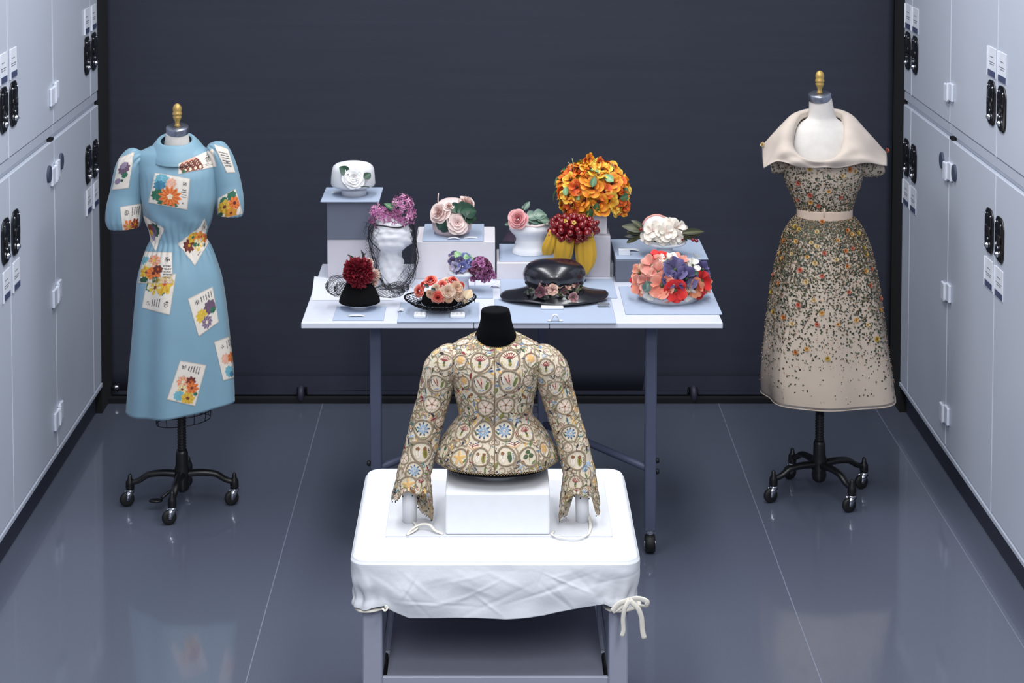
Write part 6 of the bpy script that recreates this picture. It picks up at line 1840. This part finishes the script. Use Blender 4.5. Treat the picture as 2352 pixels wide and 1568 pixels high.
netting(t, pouf(778, 657, 28, 24, Yi + .03, 1)); netting(t, pouf(786, 664, 18, 16, Yi + .01, 2, 16, 30)); netting(t, pouf(893, 668, 34, 15, Yi + .05, 3)); netting(t, pouf(915, 660, 24, 13, Yi + .07, 4, 16, 30))

# ---- j: black net hat with coral flowers
Yj = PZ(1010, 725, ZM)[1] + 0.055
t = Thing('net_hat', 'shallow black lattice straw hat crowned with coral and cream flowers', 'hat', PY(1010, 718, Yj), 'flowered hats on the table')
mjj = mpp(Yj, 0.95)
def brim(cx, rows, Y, ry, nt=84, nz=12):
    """rows: (half px, py); front-back radius factor ry"""
    Q = hermite(np.arange(len(rows)), np.array(rows, float), np.linspace(0, len(rows) - 1, nz)); R = []
    for hw, py in Q:
        c = PY(cx, py, Y); a = np.linspace(0, 2 * PI, nt, endpoint=False); h = hw * mpp(Y, c[2])
        R.append(np.stack([c[0] + h * np.cos(a), Y + ry * h * np.sin(a), c[2] + 0 * a], 1))
    return np.array(R)
Rb = brim(1011, [(36, 694), (48, 698), (62, 699), (74, 695), (82, 689)], Yj, .92, 64, 8)
Rb[..., 2] += 0.012 * ((Rb[..., 0] - PY(1011, 700, Yj)[0]) / (82 * mjj)) ** 2
Gb = np.concatenate([Rb, Rb[:, :1]], 1)
bo = netting(t, Gb[::1], 0.0013, 'lattice_brim', 'felt_black')
t.add('brim_edge', *tube(np.vstack([Rb[-1], Rb[-1][:1]]), 0.003, 8, False), 'felt_black', parent=bo)
t.add('inner_edge', *tube(np.vstack([Rb[2], Rb[2][:1]]), 0.002, 8, False), 'felt_black', parent=bo)
V, F = loft(brim(1011, [(40, 698), (42, 692), (42, 682), (36, 672), (20, 666), (3, 664)], Yj, .80, 48, 14), True, False, True)
t.add('crown', V, F, 'felt_black')
D = Dome(1015, 672, 46, 28, 34, Yj)
COR = [rose((190, 26, 32), (214, 62, 56), (224, 150, 134), 21), rose((196, 34, 36), (216, 76, 66), (226, 164, 146), 22)]; CRM = [camellia((196, 150, 120), (210, 178, 154), (216, 192, 172), 23), camellia((190, 136, 104), (206, 166, 138), None, 24)]
for x, y, r, tl in ((988, 643, 16, (-.2, -.7, 1)), (963, 668, 15, (-.7, -1, .3)), (1016, 655, 14, (-.1, -.9, .6)), (1042, 643, 14, (.3, -.5, 1)), (1006, 683, 17, (-.1, -1, -.1)), (1062, 655, 10, (.9, -.5, .3)), (972, 655, 11, (-.8, -.6, .5))): fl(t, 'coral_rose', COR[RG.randint(2)], D, x, y, r, tl)
for x, y, r, tl in ((1028, 670, 19, (.1, -1, .2)), (1048, 662, 18, (.4, -1, .4)), (1054, 678, 15, (.6, -1, .1)), (1072, 682, 14, (.8, -.9, .2)), (1026, 645, 13, (0, -.4, 1)), (1030, 686, 12, (.1, -1, -.2)), (988, 675, 11, (-.4, -1, .1)), (1002, 662, 12, (-.2, -1, .3))): fl(t, 'cream_flower', CRM[RG.randint(2)], D, x, y, r, tl)
for a in ((985, 660, 975, 652), (1000, 668, 990, 660), (1070, 685, 1082, 664), (1066, 688, 1076, 696)): lf_(t, LEAF_BK if a[0] < 1010 else leaf_mesh((190, 164, 130), (206, 186, 150), .4), *a, Yj - .07, Yj - .06, wid=1.4)
for x0, x1 in ((950, 978), (1034, 1068)):
    A = PZ(x0, 731, ZM); B = PZ(x1, 731, ZM)
    single('foam_wedge', *rbox(A[0], B[0], A[1], A[1] + 0.05, ZM, ZM + 0.012, 0.003), 'foam', 'small white foam wedge under the net hat brim below its %s' % ('coral roses' if x0 < 1000 else 'cream flowers'), 'wedge', 'foam wedges under the net hat', smooth=False)

# ---- k: violets
Yk = PZ(1072, 668, ZM)[1]
st = Thing('hat_stand', 'small white foam stand under the violet headpiece', 'stand', (PY(1065, 660, Yk)[0], Yk, ZM))
rows, c = lathe_px(1062, [(18, 664), (15, 655), (14, 640), (26, 632), (34, 628), (34, 624), (28, 620)], Yk); rows[0] = (rows[0][0], ZM + 0.0005)
st.add('stand', *lathe(rows, 32, c), 'white')
t = Thing('violet_headpiece', 'small headpiece of blue violets and plum blossoms', 'hat', PY(1062, 624, Yk), 'flowered hats on the table')
D = Dome(1058, 610, 28, 20, 26, Yk)
t.add('cap', *D.mesh(lo=-.8), 'pinkstraw')
VIO = [poppy((60, 60, 110), (104, 108, 168), (140, 146, 196), 31, centre=(.15, .2, (220, 220, 210))), poppy((48, 40, 74), (76, 68, 110), None, 32, centre=(.15, .2, (200, 190, 160))), poppy((120, 110, 140), (170, 164, 190), None, 33)]
for x, y, r, tl, k in ((1045, 592, 14, (-.5, -.7, .8), 1), (1068, 598, 15, (.1, -.9, .6), 0), (1048, 612, 13, (-.4, -1, .1), 2), (1042, 603, 12, (-.7, -.9, .3), 1), (1062, 612, 13, (0, -1, 0), 0), (1055, 622, 10, (-.1, -1, -.3), 1), (1056, 602, 12, (-.1, -1, .5), 1), (1074, 606, 12, (.4, -1, .3), 0)): fl(t, 'violet', VIO[k], D, x, y, r, tl, push=4)
for a in ((1058, 595, 1046, 576), (1062, 594, 1082, 582), (1066, 594, 1070, 578), (1072, 596, 1088, 590)): lf_(t, LEAF_LT, *a, Yk - .03, Yk - .02, (0, -.6, .8), wid=1.2)
PLUM = [trumpet((64, 20, 44), (106, 44, 84), (150, 86, 128), 41, 'plum_blossom'), trumpet((52, 18, 36), (84, 34, 62), (128, 70, 104), 42, 'plum_blossom'), trumpet((90, 40, 80), (146, 78, 130), (170, 110, 150), 43, 'plum_blossom')]
D2 = Dome(1103, 616, 28, 26, 24, Yk - .02)
rng = np.random.RandomState(9); pts = []
for _ in range(3000):
    d = rng.randn(3); d /= np.linalg.norm(d)
    if all(np.linalg.norm(d - q) > .42 for q in pts): pts.append(d)
for d in pts: t.inst('plum_blossom', PLUM[rng.randint(3)], M_at(D2.c + D2.r * d * .85, d, rng.uniform(8, 11) * D2.m, twist=rng.rand() * 6))
for x, y in ((1128, 625), (1132, 633), (1110, 642), (1120, 640), (1085, 640)): t.inst('plum_blossom', PLUM[2], M_at(PY(x, y, Yk - .03), (.5, -1, 0), 8 * D2.m))
stem(t, [(1032, 640, Yk - .02), (1022, 618, Yk - .01), (1028, 595, Yk), (1042, 585, Yk)], 0.0012, 'pinkstraw', 'wire_arc')

# ---- l: black wide-brimmed hat
Yl = PZ(1275, 700, ZM)[1] + 0.075
t = Thing('brimmed_hat', 'large glossy black straw hat with a wavy wide brim and dusky pink flowers', 'hat', PY(1275, 700, Yl), 'flowered hats on the table')
ml = mpp(Yl, 1.0)
nt = 120; a = np.linspace(0, 2 * PI, nt, endpoint=False)
zt = lambda py, Y=Yl: PY(1275, py, Y)[2]
R = []
for i in range(16):
    v = i / 15
    rxp = (60 + (112 - 60) * v) * (1 + 0.10 * v * np.abs(np.cos(a)) ** 6); ryp = (50 + (74 - 50) * v)
    x = PY(1273, 670, Yl)[0] + rxp * ml * np.cos(a); y = Yl + ryp * ml * np.sin(a)
    wav = v ** 1.5 * (0.004 * np.cos(2 * a) + 0.005 * np.sin(3 * a + .8) + 0.003 * np.sin(5 * a))
    z = zt(658) + (zt(679) - zt(658)) * v ** .75 + wav
    R.append(np.stack([x, y, z], 1))
V, F = loft(np.array(R), True)
b_o = t.add('brim', V, F, 'blackstraw'); b_o.modifiers.new('thick', 'SOLIDIFY').thickness = 0.003
t.add('brim_wire', *tube(np.vstack([R[-1], R[-1][:1]]), 0.0025, 8, False), 'blackstraw', parent=b_o)
rows, c = lathe_px(1273, [(60, 664), (63, 656), (66, 648), (71, 638), (72, 627), (67, 614), (57, 605), (40, 599), (20, 596.5), (3, 596)], Yl)
V, F = lathe([tuple(q) for q in hermite(np.arange(len(rows)), np.array(rows), np.linspace(0, len(rows) - 1, 30))], 56, c, False, True, sy=.85)
V[:, 2] += 0.0012 * np.sin(V[:, 0] * 40 + V[:, 1] * 40)
t.add('crown', V, F, 'blackstraw')
rng = np.random.RandomState(2)
segs = []
top = Dome(1273, 632, 68, 35, 60, Yl)
for k in range(26):
    x, y = rng.uniform(1225, 1325), rng.uniform(606, 640); an = rng.rand() * 3.1; pp = []
    for s in np.linspace(-18, 18, 7): pp.append(top.hit(x + s * math.cos(an), y + .5 * s * math.sin(an))[0] + np.array([0, -.001, .001]))
    segs += list(zip(pp[:-1], pp[1:]))
t.add('crin_threads', *wires(segs, 0.0006, 4), 'net')
D = Dome(1273, 666, 76, 26, 66, Yl)
DUS = [trumpet((110, 60, 60), (190, 150, 136), (206, 176, 156), 51, 'dusky_flower', centre=(.1, .1, (90, 40, 44)), n=6), poppy((96, 50, 60), (150, 104, 108), (190, 150, 140), 52, 'dusky_flower'), poppy((60, 24, 36), (84, 40, 52), None, 53, 'dusky_flower')]
for x, y, r, k, tl in ((1305, 660, 15, 0, (.4, -1, .3)), (1270, 671, 14, 0, (-.1, -1, .4)), (1284, 660, 11, 0, (.1, -1, .5)), (1240, 653, 14, 1, (-.3, -1, .4)), (1257, 653, 13, 1, (-.1, -1, .5)), (1250, 663, 12, 1, (-.2, -1, .2)), (1272, 653, 14, 2, (0, -1, .4)), (1243, 674, 13, 2, (-.2, -1, .2)), (1312, 680, 13, 1, (.3, -1, 0)), (1320, 662, 8, 2, (.6, -1, .2)), (1230, 654, 9, 2, (-.5, -1, .2)), (1258, 673, 9, 1, (-.1, -1, .1)), (1294, 672, 8, 2, (.2, -1, .1))): fl(t, 'dusky_flower', DUS[k], D, x, y, r, tl, push=9)
for k in range(75):
    x = rng.uniform(1212, 1338); y = rng.uniform(646, 680) if abs(x - 1275) < 45 else rng.uniform(648, 668)
    p, n = D.hit(x, y); L = rng.uniform(12, 22) * ml
    s = rng.randn(3); M = M_at(p + n * rng.uniform(0, .006), n + rng.randn(3) * .4, L, yh=s)
    t.inst('leaf', LEAF_BK if rng.rand() < .7 else LEAF_OL, M)
# stand under it
A = PZ(1243, 712, ZM); B = PZ(1295, 714, ZM)
single('foam_wedge', *rbox(A[0], B[0], A[1] + 0.005, A[1] + 0.06, ZM, zt(679) - 0.006, 0.003), 'foam', 'white foam block propping the wide-brimmed black hat', 'wedge', smooth=False)

# ---------------------------------------------------------------- small things on the table
def tag_card(px, py, w, d, z, label, h=0.001, curl=0.0, m_='white'):
    A = PZ(px, py, z); G = np.zeros((6, 10, 3)); mm = mpp(A[1], z)
    for i in range(6):
        for j in range(10):
            u, v = j / 9 - .5, i / 5
            G[i, j] = A + np.array([u * w * mm, v * d, 0.0015 + curl * (0.25 - u * u) * 4])
    V, F = loft(G, False)
    o = single('paper_tag', V, F, m_, label, 'tag')
    o.modifiers.new('thick', 'SOLIDIFY').thickness = h
tag_card(818, 728, 40, .02, ZM, 'white paper tag lying in front of the black cone hat', curl=.004)
tag_card(1136, 662, 26, .03, ZH, 'curled white paper tag between the violet and wide-brimmed hats', curl=.010)
tag_card(1081, 548, 32, .03, zMB, 'white paper tag beside the blush rose hat', curl=.002)
tag_card(1042, 551, 30, .015, zMB, 'small white folded tie in front of the blush rose hat', curl=.008)
tag_card(920, 716, 14, .04, ZM, 'white paper tag beside the lattice brim of the black net hat', curl=.004)
tag_card(774, 443, 26, .02, zMA, 'white paper tag beside the white pillbox hat')
tag_card(1448, 578, 44, .035, zME, 'flat white card holder beside the magnolia hat', curl=.006)
V, F = rbox(*[PZ(1421, 587, zME)[0], PZ(1447, 587, zME)[0], PZ(1421, 587, zME)[1], PZ(1421, 587, zME)[1] + 0.02], zME + .0005, zME + 0.024, 0.001)
single('label_block', V, F, 'white', 'white block label at the corner of the magnolia hat board', 'label', smooth=False)
A = PZ(1373, 706, ZM)
single('acrylic_block', *rbox(A[0], A[0] + 0.045, A[1], A[1] + 0.03, ZM, ZM + 0.012, 0.003), 'acrylic', 'clear acrylic block beside the brim of the wide-brimmed hat', 'block', smooth=False)
A = PZ(1405, 612, ZH)
single('acrylic_block', *rbox(PY(1403, 612, yD)[0], PY(1410, 612, yD)[0], yD, yD + 0.05, ZH + .0005, ZH + 0.055, 0.002), 'acrylic', 'narrow clear acrylic block between the pale box and the dark grey box', 'block', smooth=False)
# white bridge clip at the front of the table
P = [PZ(1257, 740, ZM) + np.array([0, 0, .003])]
A = PZ(1275, 738, ZM)
pts = [A + np.array([dx * hm, 0, dz * hm + .0035]) for dx, dz in ((-17, 0), (-11, 0), (-7, 7), (-4, 12), (0, 13.5), (4, 12), (7, 7), (11, 0), (17, 0))]
V, F = tube(smooth_path(pts, 30), 0.0035, 8, True, 1.0, up=(0, 1, 0)); V[:, 1] = A[1] + (V[:, 1] - A[1]) * 2.2 - 0.0
single('bridge_clip', V, F, 'white', 'small white arched clip at the table front below the wide-brimmed hat', 'clip')
